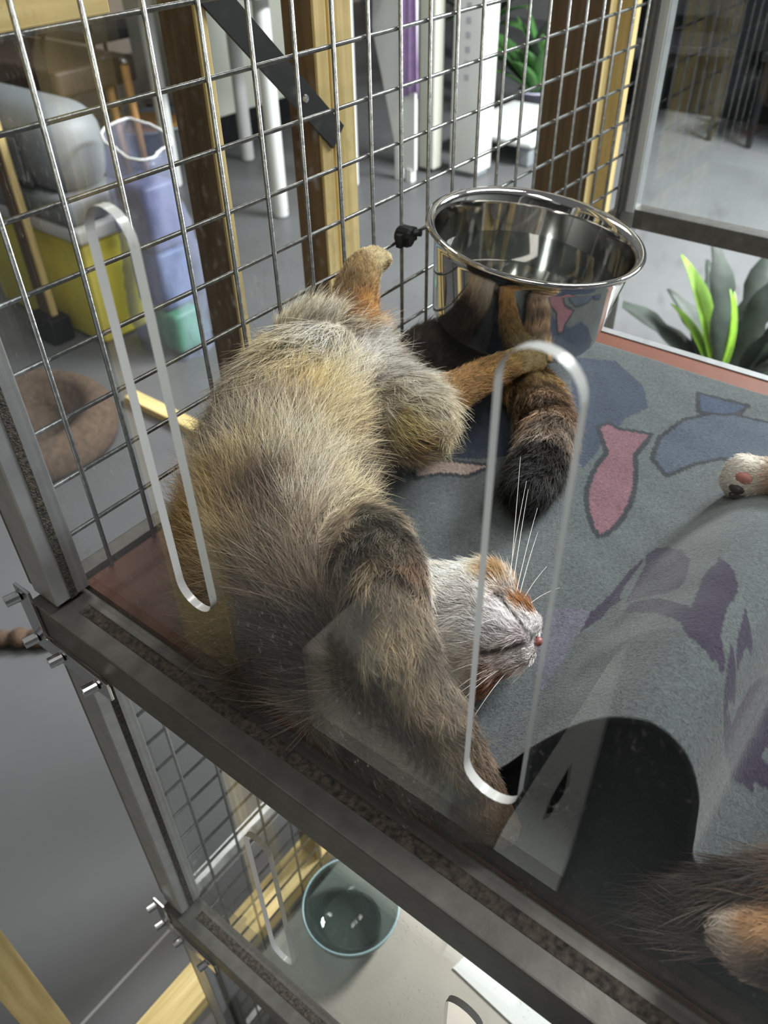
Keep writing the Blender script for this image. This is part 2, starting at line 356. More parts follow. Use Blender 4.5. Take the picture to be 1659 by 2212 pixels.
class Shep:
    """patch colours of a coat: inverse-distance blend of coat samples (x,h,z in cells, sRGB)"""
    def __init__(s, samples, power=5.0):
        s.p = np.array([h2w(q[:3]) for q in samples]); s.c = np.array([lin(q[3]) for q in samples]); s.pw = power
    def __call__(s, P):
        d = np.sqrt(((P[:, None, :]-s.p[None])**2).sum(2))+0.004; w = d**-s.pw; w /= w.sum(1, keepdims=True); return w @ s.c
def fur_material(name, rough=0.55):
    m = bpy.data.materials.new(name); m.use_nodes = True; nt = m.node_tree; b = nt.nodes['Principled BSDF']
    at = nt.nodes.new('ShaderNodeAttribute'); at.attribute_name = 'coat'
    nt.links.new(at.outputs['Color'], b.inputs['Base Color']); b.inputs['Roughness'].default_value = rough
    b.inputs['Specular IOR Level'].default_value = 0.25; return m
M_fur = fur_material('fur_strands'); M_skin = fur_material('coat_undercolour', 0.9)
def set_vcol(me, col):
    a = me.attributes.new('coat', 'FLOAT_COLOR', 'POINT'); a.data.foreach_set('color', np.c_[np.clip(col, 0, 1), np.ones(len(col))].ravel())
def surface_sample(me, n, densf=None):
    me.calc_loop_triangles(); nt = len(me.loop_triangles); tv = np.empty(nt*3, int); me.loop_triangles.foreach_get('vertices', tv); tv = tv.reshape(-1, 3)
    co = np.empty(len(me.vertices)*3); me.vertices.foreach_get('co', co); co = co.reshape(-1, 3)
    no = np.empty(len(me.vertices)*3); me.vertex_normals.foreach_get('vector', no); no = no.reshape(-1, 3)
    A, B, C = co[tv[:, 0]], co[tv[:, 1]], co[tv[:, 2]]; ar = np.linalg.norm(np.cross(B-A, C-A), axis=1)/2
    if densf is not None: ar = ar*densf((A+B+C)/3)
    t = RNG.choice(nt, n, p=ar/ar.sum()); u = RNG.random((n, 2)); fl = u.sum(1) > 1; u[fl] = 1-u[fl]; w0 = 1-u.sum(1)
    P = A[t]*w0[:, None]+B[t]*u[:, :1]+C[t]*u[:, 1:]
    N = no[tv[t, 0]]*w0[:, None]+no[tv[t, 1]]*u[:, :1]+no[tv[t, 2]]*u[:, 1:]; N /= np.linalg.norm(N, axis=1, keepdims=True)+1e-9
    return P, N
def seg_table(chains):
    A = []; B = []; ra = []; rb = []; nm = []
    for name, ch in chains.items():
        for a, b in zip(ch[:-1], ch[1:]):
            A.append(h2w(a)); B.append(h2w(b)); ra.append(a[3]*S); rb.append(b[3]*S); nm.append(name)
    return np.array(A), np.array(B), np.array(ra), np.array(rb), np.array(nm)
def nearest_seg(P, st):
    A, B, ra, rb, nm = st; best = np.full(len(P), 1e9); idx = np.zeros(len(P), int)
    for k in range(len(A)):
        d = B[k]-A[k]; t = np.clip(((P-A[k]) @ d)/(d @ d), 0, 1); q = np.linalg.norm(P-(A[k]+t[:, None]*d), axis=1)-(ra[k]+(rb[k]-ra[k])*t)
        m = q < best; best[m] = q[m]; idx[m] = k
    return idx
def make_fur(name, parent, P, N, flow, L, lift, colr, colt, rad=0.00016, seed=3, K=6, curl=0.35):
    """strands as real hair curves: roots P, normals N, comb direction flow, length L (m)"""
    n = len(P); r = np.random.default_rng(seed)
    tan = flow-(flow*N).sum(1, keepdims=True)*N; tan /= np.linalg.norm(tan, axis=1, keepdims=True)+1e-9
    side = np.cross(N, tan); sw = (vnoise(P, 160, 5)*0.55+vnoise(P, 420, 6)*0.35)[:, None]+r.normal(0, 0.22, (n, 1))
    tan = tan+side*sw; tan /= np.linalg.norm(tan, axis=1, keepdims=True)
    lf = (lift*(1+0.35*vnoise(P, 300, 8))+r.normal(0, 0.10, n))[:, None]
    d0 = tan+N*np.clip(lf, 0.06, 3); d0 /= np.linalg.norm(d0, axis=1, keepdims=True)
    Ls = (L*(0.66+0.5*r.random(n))*np.where(r.random(n) < 0.16, 1.55, 1.0))[:, None]; pts = np.empty((n, K, 3)); t = np.linspace(0, 1, K)
    bend = (tan-d0*0.6)*curl+side*r.normal(0, 0.16, (n, 1))
    for k in range(K): pts[:, k] = P+d0*Ls*t[k]+bend*Ls*t[k]**2
    z = pts[:, :, 2]; z[z < 0.0012] = 0.0012
    org = np.array(ORI[parent]); pts = pts-org
    hc = bpy.data.hair_curves.new(name); hc.add_curves([K]*n)
    hc.attributes['position'].data.foreach_set('vector', pts.ravel())
    ra = hc.attributes.get('radius') or hc.attributes.new('radius', 'FLOAT', 'POINT')
    ra.data.foreach_set('value', np.tile(rad*np.array([1.0, 1.0, 0.9, 0.72, 0.45, 0.12])[:K], n))
    ca = hc.attributes.new('coat', 'FLOAT_COLOR', 'POINT'); mixk = (t**1.4)[None, :, None]
    cc = colr[:, None, :]*(1-mixk)+colt[:, None, :]*mixk
    ca.data.foreach_set('color', np.concatenate([np.clip(cc, 0, 1), np.ones((n, K, 1))], 2).ravel())
    hc.materials.append(M_fur)
    o = bpy.data.objects.new(name, hc); link(o); o.parent = parent; ORI[o] = ORI[parent]; o['kind'] = 'stuff'; return o

# ---- the sleeping tabby: every limb is a chain of (X, height, Z, radius) in cells
CAT = {
 'torso': [(4.78,1.50,-1.31,1.00), (3.98,1.60,-1.40,1.15), (2.75,1.60,-1.79,1.28), (1.60,1.60,-2.30,1.36), (0.61,1.55,-3.00,1.36), (-0.15,1.45,-3.86,1.26), (-0.61,1.25,-4.74,1.05), (-0.76,1.05,-5.31,0.85)],
 'flank': [(2.60,1.55,-1.06,0.90), (1.48,1.45,-1.58,0.95), (0.51,1.25,-2.28,0.98), (-0.40,1.05,-3.37,0.95), (-0.98,0.75,-4.44,0.70)],
'hip': [(4.0,2.35,-1.0,0.92), (3.3,2.15,-1.08,0.98), (2.7,1.95,-1.25,1.02), (2.1,1.72,-1.5,1.02)],
 'neck': [(-0.55,1.15,-5.13,0.85), (0.25,1.20,-5.66,0.80), (0.63,1.20,-6.25,0.82)],
 'thigh_r': [(4.38,1.60,-1.94,0.85), (4.06,1.80,-2.88,0.80), (3.99,1.85,-3.32,0.72)],
 'shin_r': [(4.61,1.70,-3.09,0.58), (5.68,1.55,-3.14,0.39), (6.66,1.50,-3.25,0.34), (7.39,1.50,-3.43,0.31), (7.83,1.50,-3.60,0.30)],
 'thigh_l': [(4.16,2.00,-0.98,0.94), (3.60,2.30,-0.90,0.86), (4.15,2.48,-0.92,0.84), (4.70,2.38,-1.20,0.76)],
 'shin_l': [(4.88,2.60,-1.04,0.54), (5.19,2.90,-0.92,0.48), (5.55,3.20,-0.72,0.44), (5.93,3.45,-0.60,0.38), (6.30,3.50,-0.58,0.31)],
 'tail': [(5.60,0.95,-1.10,0.60), (6.68,0.75,-0.80,0.58), (8.16,0.70,-0.85,0.55), (8.71,0.60,-1.62,0.56), (8.51,0.58,-2.79,0.56), (7.88,0.56,-3.94,0.55), (6.89,0.55,-4.73,0.53), (5.67,0.52,-5.20,0.50), (4.91,0.50,-5.37,0.45)],
 'arm_r': [(0.02,1.70,-4.69,0.80), (0.47,2.00,-4.97,0.72), (0.03,2.15,-5.63,0.66), (-0.52,2.10,-6.14,0.58), (-0.86,1.90,-6.63,0.52), (-1.05,1.55,-7.18,0.47), (-1.17,1.15,-7.68,0.42), (-1.23,0.85,-8.06,0.37), (-1.26,0.60,-8.33,0.33), (-1.28,0.45,-8.45,0.27)],
 'arm_l': [(-0.91,0.70,-4.76,0.60), (-1.24,0.50,-5.50,0.45), (-1.35,0.42,-6.20,0.38), (-1.41,0.40,-6.91,0.34), (-1.45,0.36,-7.57,0.30), (-1.45,0.32,-7.98,0.28)],
}
HC = np.array((0.72, 1.18, -6.48)); HN = np.array((0.36, -0.03, -0.93)); HN /= np.linalg.norm(HN)
HU = np.array((-0.55, 0.80, -0.22)); HU -= HN*(HU @ HN); HU /= np.linalg.norm(HU); HS = np.cross(HN, HU)
def hp_(n, s, u): return tuple(HC+HN*n+HS*s+HU*u)
HEAD = [(*hp_(0, 0, -.08), .90), (*hp_(.15, 0, -.3), .8), (*hp_(.30, .50, -.02), .52), (*hp_(.30, -.50, -.02), .52), (*hp_(.42, 0, .22), .50), (*hp_(.70, 0, .24), .36),
        (*hp_(.90, 0, .24), .25), (*hp_(.80, .26, -.02), .33), (*hp_(.80, -.26, -.02), .33), (*hp_(1.0, .20, -.02), .27), (*hp_(1.0, -.20, -.02), .27), (*hp_(.80, 0, -.40), .36), (*hp_(1.12, 0, -.16), .15)]
for sg in (1, -1):
    HEAD += chain_spheres([(*hp_(-.05, .55*sg, -.55), .38), (*hp_(-.2, .72*sg, -.8), .22), (*hp_(-.3, .84*sg, -1.0), .08)])
def paw(tip, d, up, r=0.26, spread=0.17):
    """toe bumps at the end of a leg: tip, pointing direction, pad-up direction (X,h,Z)"""
    d = np.array(d, float); d /= np.linalg.norm(d); up = np.array(up, float); up -= d*(up @ d); up /= np.linalg.norm(up); sd = np.cross(d, up); out = []
    for k, q in ((-1.5, 0.0), (-0.5, 0.1), (0.5, 0.1), (1.5, 0.0)):
        c = np.array(tip)+sd*spread*k+d*(q+0.06); out.append((*c, r*0.62))
    out.append((*(np.array(tip)-up*0.02), r*1.05)); return out
sph = []
for k, ch in CAT.items(): sph += chain_spheres(ch)
sph += HEAD
sph += paw((7.93,1.50,-3.64), (1,0,-.25), (-.3,1,-.4)) + paw((6.40,3.48,-.62), (1,-.1,-.35), (.2,1,.2), r=.25, spread=.15)
sph += paw((-1.29,.36,-8.52), (-.05,-.6,-1), (-1,.6,.3), r=.26, spread=.14) + paw((-1.45,.30,-8.08), (.0,0,-1), (-.3,1,0), r=.25, spread=.13)
cme = blob_mesh('tabby_cat', sph, 0.0030, 10, keep=(tuple(HC+HN*.7), 1.0, 0.35))
cat = bpy.data.objects.new('tabby_cat', cme); link(cat); ORI[cat] = Vector((0, 0, 0)); cme.materials.append(M_skin)
meta(cat, 'brown tabby cat asleep belly-up on the mat, one hind paw raised against the mesh', 'cat')

COAT = [(3.96,3.25,-1.10,(200,185,160)), (4.27,2.66,-1.84,(225,215,200)), (3.21,3.04,-0.93,(175,155,120)), (2.73,2.66,-0.62,(120,110,95)), (1.89,2.21,-0.72,(115,105,90)), (2.14,2.90,-2.13,(190,160,110)), (2.43,2.69,-2.71,(200,175,135)), (3.97,2.56,-3.17,(225,212,190)), (3.75,2.23,-3.85,(215,195,165)), (3.37,2.11,-3.51,(205,175,120)), (3.46,1.75,-3.76,(130,100,65)), (3.72,1.55,-3.89,(175,155,125)), (1.11,2.91,-2.66,(165,150,125)), (0.61,2.77,-2.30,(150,140,125)), (0.98,2.04,-1.06,(140,120,85)), (1.51,2.67,-3.29,(175,155,120)), (2.38,1.99,-3.34,(110,95,75)), (2.70,1.71,-3.23,(95,88,76)), (1.55,2.13,-3.82,(120,108,90)), (0.64,2.77,-3.59,(175,160,135)), (0.87,2.46,-4.03,(190,170,135)), (0.35,2.86,-2.99,(170,150,110)), (0.14,2.76,-3.67,(100,80,62)), (0.01,2.68,-4.05,(190,175,155)), (0.40,2.51,-4.43,(185,165,140)), (-0.26,2.70,-3.56,(80,60,45)), (-0.36,2.51,-2.84,(150,125,80)), (-0.74,2.12,-2.84,(130,105,65)), (-0.98,2.36,-3.84,(140,118,80)), (-0.71,2.52,-4.15,(135,118,98)), (-0.79,2.37,-4.58,(140,125,105)), (-0.48,2.61,-4.13,(95,70,52)), (-0.34,2.41,-4.79,(120,102,85)), (-0.91,2.22,-4.93,(125,108,92)), (-1.23,2.09,-4.59,(118,98,75)), (-1.47,1.77,-4.95,(56,46,35)), (-1.41,1.72,-5.24,(58,47,36)), (-1.62,1.31,-4.94,(44,38,31)), (-1.39,1.54,-5.55,(62,50,40)), (0.34,2.72,-5.11,(80,75,65)), (-0.25,2.65,-5.33,(75,70,62)), (0.08,2.76,-5.81,(90,82,70)), (-0.39,2.35,-5.09,(120,110,98)), (-0.53,2.67,-5.88,(125,108,85)), (-0.30,2.69,-6.10,(100,90,75)), (-0.89,2.46,-5.93,(60,55,48)), (-0.72,2.58,-6.34,(110,95,75)), (-0.97,2.44,-6.46,(150,130,100)), (-1.03,2.24,-5.95,(70,66,60)), (-1.16,2.23,-6.29,(150,140,120)), (-1.19,2.24,-6.77,(140,120,92)), (-1.16,2.10,-7.11,(130,110,88)), (-1.36,1.97,-6.67,(70,65,60)), (-1.26,1.87,-7.40,(120,102,82)), (-1.47,1.52,-7.05,(45,42,40)), (-1.34,1.61,-7.68,(115,98,78)), (-1.51,1.53,-7.37,(60,55,50)), (-1.41,1.29,-8.01,(105,88,70)), (-1.57,1.07,-7.78,(40,38,36)), (-1.46,0.94,-8.34,(120,98,78)), (-1.43,0.82,-8.47,(110,88,70)), (-1.56,1.00,-8.06,(45,45,48)), (-1.60,0.72,-5.83,(110,100,88)), (-1.62,0.65,-6.35,(70,66,60)), (-1.57,0.67,-7.03,(100,92,82)), (-1.62,0.59,-7.46,(95,88,80)), (-1.64,0.52,-7.92,(60,58,55)), (0.74,1.99,-6.15,(200,190,180)), (1.15,1.90,-6.29,(205,195,180)), (0.17,1.94,-6.38,(165,158,152)), (0.53,1.93,-6.70,(170,163,158)), (0.01,1.46,-6.75,(150,142,135)), (-0.11,2.51,-6.34,(150,130,110)), (0.03,2.63,-6.12,(110,85,65)), (1.35,1.90,-6.81,(200,150,95)), (1.33,1.78,-6.99,(215,205,200)), (1.26,1.68,-7.08,(175,115,55)), (1.35,1.57,-7.23,(170,110,50)), (1.06,1.72,-7.08,(190,185,185)), (0.82,1.68,-7.30,(195,190,190)), (1.09,1.57,-7.35,(200,195,195)), (1.14,1.47,-7.49,(205,200,200)), (0.48,1.63,-7.21,(165,160,160)), (0.69,1.47,-7.48,(150,142,142)), (0.52,1.35,-7.37,(160,150,145)), (0.10,1.06,-7.18,(140,120,100)), (0.24,0.93,-7.34,(120,70,35)), (-0.01,0.85,-7.03,(110,95,80)), (-0.83,2.04,-7.24,(110,98,85)), (5.42,1.85,-3.47,(150,115,70)), (6.45,1.73,-3.47,(165,125,75)), (7.23,1.69,-3.62,(190,155,100)), (7.60,1.67,-3.75,(205,175,125)), (4.53,3.11,-1.42,(175,120,60)), (4.84,3.18,-1.05,(130,100,65)), (5.09,3.14,-1.26,(200,140,75)), (5.23,3.39,-0.96,(135,110,75)), (5.76,3.65,-0.80,(150,125,85)), (6.09,3.62,-0.84,(190,165,125)), (7.18,1.23,-1.06,(60,48,38)), (8.14,1.05,-1.45,(50,42,36)), (8.11,0.67,-1.75,(85,62,40)), (7.07,1.31,-3.59,(120,92,62)), (7.23,1.07,-4.42,(110,88,68)), (6.65,0.91,-4.43,(140,115,90)), (6.37,1.00,-5.12,(125,112,98)), (5.89,0.89,-4.76,(110,98,88)), (5.59,0.98,-5.34,(120,108,98)), (5.08,0.94,-5.33,(60,55,52)), (5.39,0.86,-5.57,(115,105,95)), (4.58,0.75,-5.44,(14,12,12)), (4.71,0.82,-5.55,(20,18,18)), (4.24,2.54,-2.64,(228,218,204)), (4.26,2.49,-3.38,(222,208,186)), (4.24,2.27,-3.82,(205,186,156)), (3.64,2.46,-2.99,(215,195,165)), (3.83,3.13,-1.32,(220,210,192)), (4.25,3.13,-1.42,(214,198,172)), (3.50,3.14,-1.03,(202,188,160)), (3.01,2.91,-0.87,(178,160,130)), (4.57,2.73,-1.84,(230,222,210)), (3.87,2.55,-2.16,(222,210,196)), (3.24,2.69,-2.24,(212,192,160)), (3.00,2.84,-1.79,(205,178,134)), (1.49,2.86,-1.87,(140,128,110)), (0.86,2.87,-3.10,(185,172,150)), (0.93,2.70,-3.61,(190,176,152)), (0.01,2.77,-3.11,(172,150,112)), (0.32,2.84,-3.31,(200,186,160)), (0.41,2.69,-3.88,(196,182,160)), (-0.01,2.53,-4.61,(172,154,132)), (-0.41,2.50,-4.51,(160,146,128)), (-1.07,2.27,-4.19,(140,122,96)), (-0.70,2.47,-3.38,(150,126,84))]  # sampled as lit, so shade near the door sits in the low-body colours
# unseen back and underside: dark brown tabby
COAT += [(4.5,.3,-1.5,(70,60,50)), (2.5,.2,-2.0,(70,60,50)), (0.8,.2,-2.8,(68,58,48)), (-.3,.2,-4.2,(68,58,48)), (.9,.3,-6.3,(120,84,50)), (3.5,.6,-.4,(96,86,72)), (1.6,.5,-.9,(110,96,76))]
shep = Shep(COAT, 5.0)
MOUTH = [[(0.31,1.36,-7.19), (0.52,1.36,-7.36), (0.74,1.40,-7.53), (1.08,1.28,-7.61)], [(1.03,1.82,-6.95), (1.06,1.72,-7.08), (0.97,1.65,-7.31), (0.94,1.52,-7.52), (1.05,1.32,-7.59)]]
def polyline_dist(P, pl):
    best = np.full(len(P), 1e9); q = [np.array(h2w(p)) for p in pl]
    for a, b in zip(q[:-1], q[1:]):
        d = b-a; t = np.clip(((P-a) @ d)/(d @ d), 0, 1); best = np.minimum(best, np.linalg.norm(P-(a+t[:, None]*d), axis=1))
    return best
def tabby(P):
    c = shep(P+0.004*np.stack([vnoise(P, 200, 21), vnoise(P, 200, 22), vnoise(P, 200, 23)], 1))
    lum = c.mean(1, keepdims=True); c = (lum+(c-lum)*1.0)*1.30; c = c/(1+0.5*np.maximum(c-0.45, 0)); c = c*(1+0.20*vnoise(P, 240, 2)+0.16*vnoise(P, 620, 12))[:, None]
    # tail rings
    tl = [np.array(h2w(p)) for p in CAT['tail']]; best = np.full(len(P), 1e9); arc = np.zeros(len(P)); acc = 0
    for a, b in zip(tl[:-1], tl[1:]):
        d = b-a; L = np.linalg.norm(d); t = np.clip(((P-a) @ d)/(d @ d), 0, 1); q = np.linalg.norm(P-(a+t[:, None]*d), axis=1); m = q < best
        best[m] = q[m]; arc[m] = acc+t[m]*L; acc += L
    ring = (best < 0.026) & (arc > 0.12); k = 0.5+0.5*np.sin(arc*2*math.pi/0.026+1.2*vnoise(P, 120, 9)); c[ring] *= (0.38+0.85*k[ring])[:, None]; tip = (best < 0.030) & (arc > acc-0.042); c[tip] *= 0.06
    # tabby bars across the outstretched foreleg
    al = [np.array(h2w(p)) for p in CAT['arm_r']]; best = np.full(len(P), 1e9); arc = np.zeros(len(P)); acc = 0
    for a, b in zip(al[:-1], al[1:]):
        d = b-a; L = np.linalg.norm(d); t = np.clip(((P-a) @ d)/(d @ d), 0, 1); q = np.linalg.norm(P-(a+t[:, None]*d), axis=1); m = q < best
        best[m] = q[m]; arc[m] = acc+t[m]*L; acc += L
    bar = (best < 0.034) & (arc > 0.035) & (arc < acc-0.015) & (polyline_dist(P, [hp_(-.2, 0, 0), hp_(.8, 0, 0)]) > 0.030); kk = np.clip(np.sin(arc*2*math.pi/0.036+1.6*vnoise(P, 95, 31))*1.6-0.5, 0, 1); c[bar] *= (1-0.60*kk[bar])[:, None]
    hd = np.linalg.norm(P-np.array(h2w(HC)), axis=1) < 0.052; sat = (c.max(1)-c.min(1))/(c.max(1)+1e-6); c[hd] *= (1.5-0.75*np.clip((sat[hd]-0.25)/0.4, 0, 1))[:, None]
    # dark lips and the slight parting on the chest
    for pl in MOUTH:
        d = polyline_dist(P, pl); c *= (1-0.93*np.exp(-(d/0.0024)**2))[:, None]
    d = polyline_dist(P, [(-0.26,2.7,-3.56), (-0.48,2.61,-4.13), (-0.66,2.4,-4.64)]); c *= (1-0.6*np.exp(-(d/0.0035)**2))[:, None]
    return np.clip(c, 0.004, 0.95)
vc = np.empty(len(cme.vertices)*3); cme.vertices.foreach_get('co', vc); vc = vc.reshape(-1, 3); set_vcol(cme, tabby(vc)*0.62)
STB = seg_table({**CAT, 'head': [(*hp_(-.3, 0, 0), .95), (*hp_(.3, 0, 0), .8)], 'muzzle': [(*hp_(.6, 0, .1), .45), (*hp_(1.0, 0, .1), .30)]})
LEN = {'torso': .025, 'flank': .026, 'hip': .024, 'neck': .013, 'thigh_r': .015, 'shin_r': .0055, 'thigh_l': .016, 'shin_l': .0060, 'tail': .013, 'arm_r': .0085, 'arm_l': .0095, 'head': .0075, 'muzzle': .0026}
LIFT = {'torso': .62, 'flank': .8, 'hip': .75, 'neck': .5, 'thigh_r': .65, 'shin_r': .45, 'thigh_l': .75, 'shin_l': .5, 'tail': .6, 'arm_r': .42, 'arm_l': .4, 'head': .4, 'muzzle': .5}
def dens(q):
    d = np.where(q[:, 2] < 0.012, 0.12, 1.0); hd = np.linalg.norm(q-np.array(h2w(HC)), axis=1); return d*np.where(hd < 0.055, 1.7, 1.0)
P, N = surface_sample(cme, 150000, dens)
si = nearest_seg(P, STB); nm = STB[4][si]; fd = STB[1][si]-STB[0][si]; fd /= np.linalg.norm(fd, axis=1, keepdims=True)
rev = np.isin(nm, ['torso', 'flank', 'head', 'muzzle']); fd[rev] *= -1
down_ = np.array([0, 0, -1.0]); sidey = np.isin(nm, ['torso', 'flank']); fd[sidey] = fd[sidey]*0.75+down_*0.45
Lh = np.array([LEN[k] for k in nm]); lh = np.array([LIFT[k] for k in nm])
pawend = [np.array(h2w(p)) for p in ((7.93,1.5,-3.64), (6.4,3.48,-.62), (-1.29,.36,-8.52), (-1.45,.3,-8.08))]
for q in pawend: Lh *= np.clip(np.linalg.norm(P-q, axis=1)/0.05, 0.32, 1)
for pl in MOUTH: Lh *= np.clip(polyline_dist(P, pl)/0.006, 0.25, 1)
cb = tabby(P); jit = RNG.normal(1, 0.24, (len(P), 1)).clip(.4, 1.7); dk = (RNG.random((len(P), 1)) < 0.14)*0.5
make_fur('fur', cat, P, N, fd, Lh, lh, np.clip(cb*0.70*jit*(1-dk), 0, 1), np.clip(cb*1.30*jit*(1-dk)+0.012+(RNG.random((len(P), 1)) < 0.22)*np.array([[.16, .14, .11]])*np.minimum(1, cb.mean(1, keepdims=True)*3.2), 0, 1))
# nose leather, closed eye rim, whiskers, toe claws
def small_blob(name, c, rx, m, parent, seed=0, sq=(1, 1, 1)):
    g = G(); g.add([Vector(h2w(c))+Vector((v[0]*rx*sq[0], v[1]*rx*sq[1], v[2]*rx*sq[2])) for v in ICO_V], ICO_F); return g.make(name, m, parent, smooth=True)
M_pink = mat('pink_nose', lin((120, 62, 56)), 0.5); M_pad = mat('pink_paw_pad', lin((170, 112, 104)), 0.75); M_padd = mat('dark_paw_pad', lin((50, 40, 42)), 0.6)
small_blob('nose', (1.14, 1.17, -7.65), 0.0036, M_pink, cat, sq=(0.9, 0.8, 0.7))
M_whisk = mat('white_whisker', (0.85, 0.85, 0.82), 0.35)
def whisker(o, tip, sag, parent):
    a = np.array(h2w(o)); b = np.array(h2w(tip)); pts = []
    for k in range(9):
        t = k/8; p = a+(b-a)*t; p = p+np.array((0, 0, 1.0))*sag*math.sin(math.pi*t); pts.append(Vector(p))
    return G().tube(pts, [0.00028*(1-0.8*k/8) for k in range(9)], 5).make('whisker', M_whisk, parent, smooth=True)
WB = hp_(.72, .42, .0); WC = hp_(.72, -.42, .0)
for o_, t_, sg in (((1.20,1.60,-7.10), (3.0,2.2,-6.3), .006), ((1.24,1.55,-7.14), (2.9,2.0,-6.55), .006), ((1.16,1.62,-7.04), (2.7,2.6,-6.4), .008), ((1.26,1.5,-7.18), (2.6,1.8,-6.75), .005), ((1.22,1.52,-7.06), (3.2,2.6,-6.0), .007), ((1.26,1.46,-7.2), (2.1,1.7,-7.2), .003), ((1.28,1.42,-7.24), (2.0,1.5,-7.5), .003),
                   ((.60,1.02,-7.40), (-.5,1.1,-7.1), .004), ((.58,1.0,-7.44), (-.6,.95,-7.25), .004), ((.62,.98,-7.46), (-.7,.9,-7.05), .005), ((.56,1.05,-7.36), (-.3,1.3,-6.95), .004), ((.62,.94,-7.5), (-.4,.8,-7.5), .003)):
    whisker(o_, t_, sg, cat)

# ---- calico cat lying along the picture's right border: a hind paw on the mat, its neck and one ear by the door
CAL = {
 'body': [(-0.2,1.1,-13.0,.95), (1.6,1.3,-13.2,1.15), (4.0,1.4,-13.3,1.25), (6.4,1.35,-13.0,1.2), (7.6,1.2,-12.4,1.0)],
 'leg': [(7.4,1.2,-12.0,.8), (7.0,1.45,-10.9,.55), (7.05,1.4,-9.8,.40), (7.1,1.15,-9.1,.38), (7.06,1.0,-8.72,.40)],
 'neck': [(0.2,1.0,-12.8,.8), (-0.5,.75,-11.6,.50), (-0.85,.40,-10.9,.30), (-1.15,.2,-10.5,.16)],
 'head': [(-0.3,1.1,-12.9,.8), (-0.65,1.05,-12.6,.8)],
 'ear': [(-0.85,.95,-12.0,.46), (-1.08,1.0,-11.62,.40), (-1.18,1.02,-11.36,.27)],
}
sp2 = []
for k, ch in CAL.items(): sp2 += chain_spheres(ch)
sp2 += [(7.0,1.22,-8.62,.30), (6.95,1.12,-8.52,.26), (6.93,.94,-8.5,.25), (7.0,.78,-8.56,.24), (6.9,1.02,-8.68,.3)]
kme = blob_mesh('calico_cat', sp2, 0.0032, 8)
cal = bpy.data.objects.new('calico_cat', kme); link(cal); ORI[cal] = Vector((0, 0, 0)); kme.materials.append(M_skin)
meta(cal, 'black and orange calico cat at the picture edge with one white paw showing its pads', 'cat')
cshep = Shep([(7.06,1.3,-8.7,(228,222,210)), (7.0,1.0,-8.45,(230,224,214)), (7.1,.7,-8.7,(222,214,200)), (7.1,1.2,-9.2,(150,104,60)), (7.1,1.0,-9.5,(40,32,28)), (7,1.3,-10.4,(30,26,24)), (5,2.4,-13,(28,24,22)), (2,2.3,-13,(28,24,22)), (0,2,-13,(40,32,26)),
               (-.5,1.3,-11.5,(20,19,19)), (-.9,.8,-10.9,(19,18,18)), (-1.2,.35,-10.5,(20,19,19)), (-.6,.9,-11.3,(18,17,17)), (-.85,1.42,-11.75,(150,104,62)), (-1.1,1.36,-11.45,(165,125,85)), (-1.1,1.2,-11.1,(196,184,170)), (-1.36,1.0,-11.3,(200,182,164)), (-1.4,.75,-11.6,(196,170,152)), (-1.3,1.1,-11.75,(70,60,52)), (-1.0,.9,-12.0,(50,40,34)), (-.6,1.9,-12.4,(90,66,46))], 4)
vk = np.empty(len(kme.vertices)*3); kme.vertices.foreach_get('co', vk); vk = vk.reshape(-1, 3); set_vcol(kme, cshep(vk)*0.75)
P2, N2 = surface_sample(kme, 30000, lambda q: np.where(q[:, 2] < 0.01, 0.15, 1.0)*np.where(q[:, 1] < -0.52, 0.35, 1.3))
ST2 = seg_table(CAL); si = nearest_seg(P2, ST2); nm = ST2[4][si]; fd = ST2[1][si]-ST2[0][si]; fd /= np.linalg.norm(fd, axis=1, keepdims=True)
L2 = np.array([{'body': .016, 'leg': .008, 'neck': .020, 'head': .009, 'ear': .0035}[k] for k in nm]); L2 *= np.clip(np.linalg.norm(P2-np.array(h2w((7.0,1.0,-8.6))), axis=1)/0.05, 0.3, 1)
cb2 = cshep(P2); jit = RNG.normal(1, 0.18, (len(P2), 1)); wh = (RNG.random((len(P2), 1)) < 0.10)*0.05
make_fur('fur', cal, P2, N2, fd, L2, np.where(nm == 'neck', .5, .5), np.clip(cb2*0.8*jit, 0, 1), np.clip(cb2*1.25*jit+wh, 0, 1), seed=9)
small_blob('paw_pad', (6.76, 1.19, -8.72), 0.0072, M_pad, cal, sq=(.6, 1.0, .75)); small_blob('toe_pad', (6.86, 1.28, -8.98), 0.0050, M_pad, cal, sq=(.7, .9, .8))
small_blob('toe_pad', (6.67, .99, -8.68), 0.0052, M_padd, cal, sq=(.7, 1.1, .8)); small_blob('toe_pad', (6.73, .79, -8.70), 0.0050, M_padd, cal, sq=(.7, 1.1, .8))

# ================================================================ THE PRINTED FELT MAT
ARCH = [(-7.2, 0.0), (-7.7, .06), (-8.1, .34), (-8.5, 1.12), (-8.9, 1.80), (-9.35, 2.28), (-9.8, 2.42), (-10.2, 2.2), (-10.48, 1.62), (-10.60, .95), (-10.72, .36), (-11.1, .10), (-11.7, 0.0)]
def catmull(pts, n):
    P_ = [pts[0]]+list(pts)+[pts[-1]]; out = []
    for i in range(1, len(P_)-2):
        for k in range(n):
            t = k/n; p0, p1, p2, p3 = (np.array(q, float) for q in P_[i-1:i+3])
            out.append(tuple(0.5*((2*p1)+(-p0+p2)*t+(2*p0-5*p1+4*p2-p3)*t*t+(-p0+3*p1-3*p2+p3)*t**3)))
    out.append(tuple(pts[-1])); return out
prof = [(z, 0.0) for z in np.linspace(-0.2, -7.15, 150)]+[(z, max(h, 0)) for z, h in catmull(ARCH, 14)]+[(z, 0.0) for z in np.linspace(-11.75, -15.5, 30)]
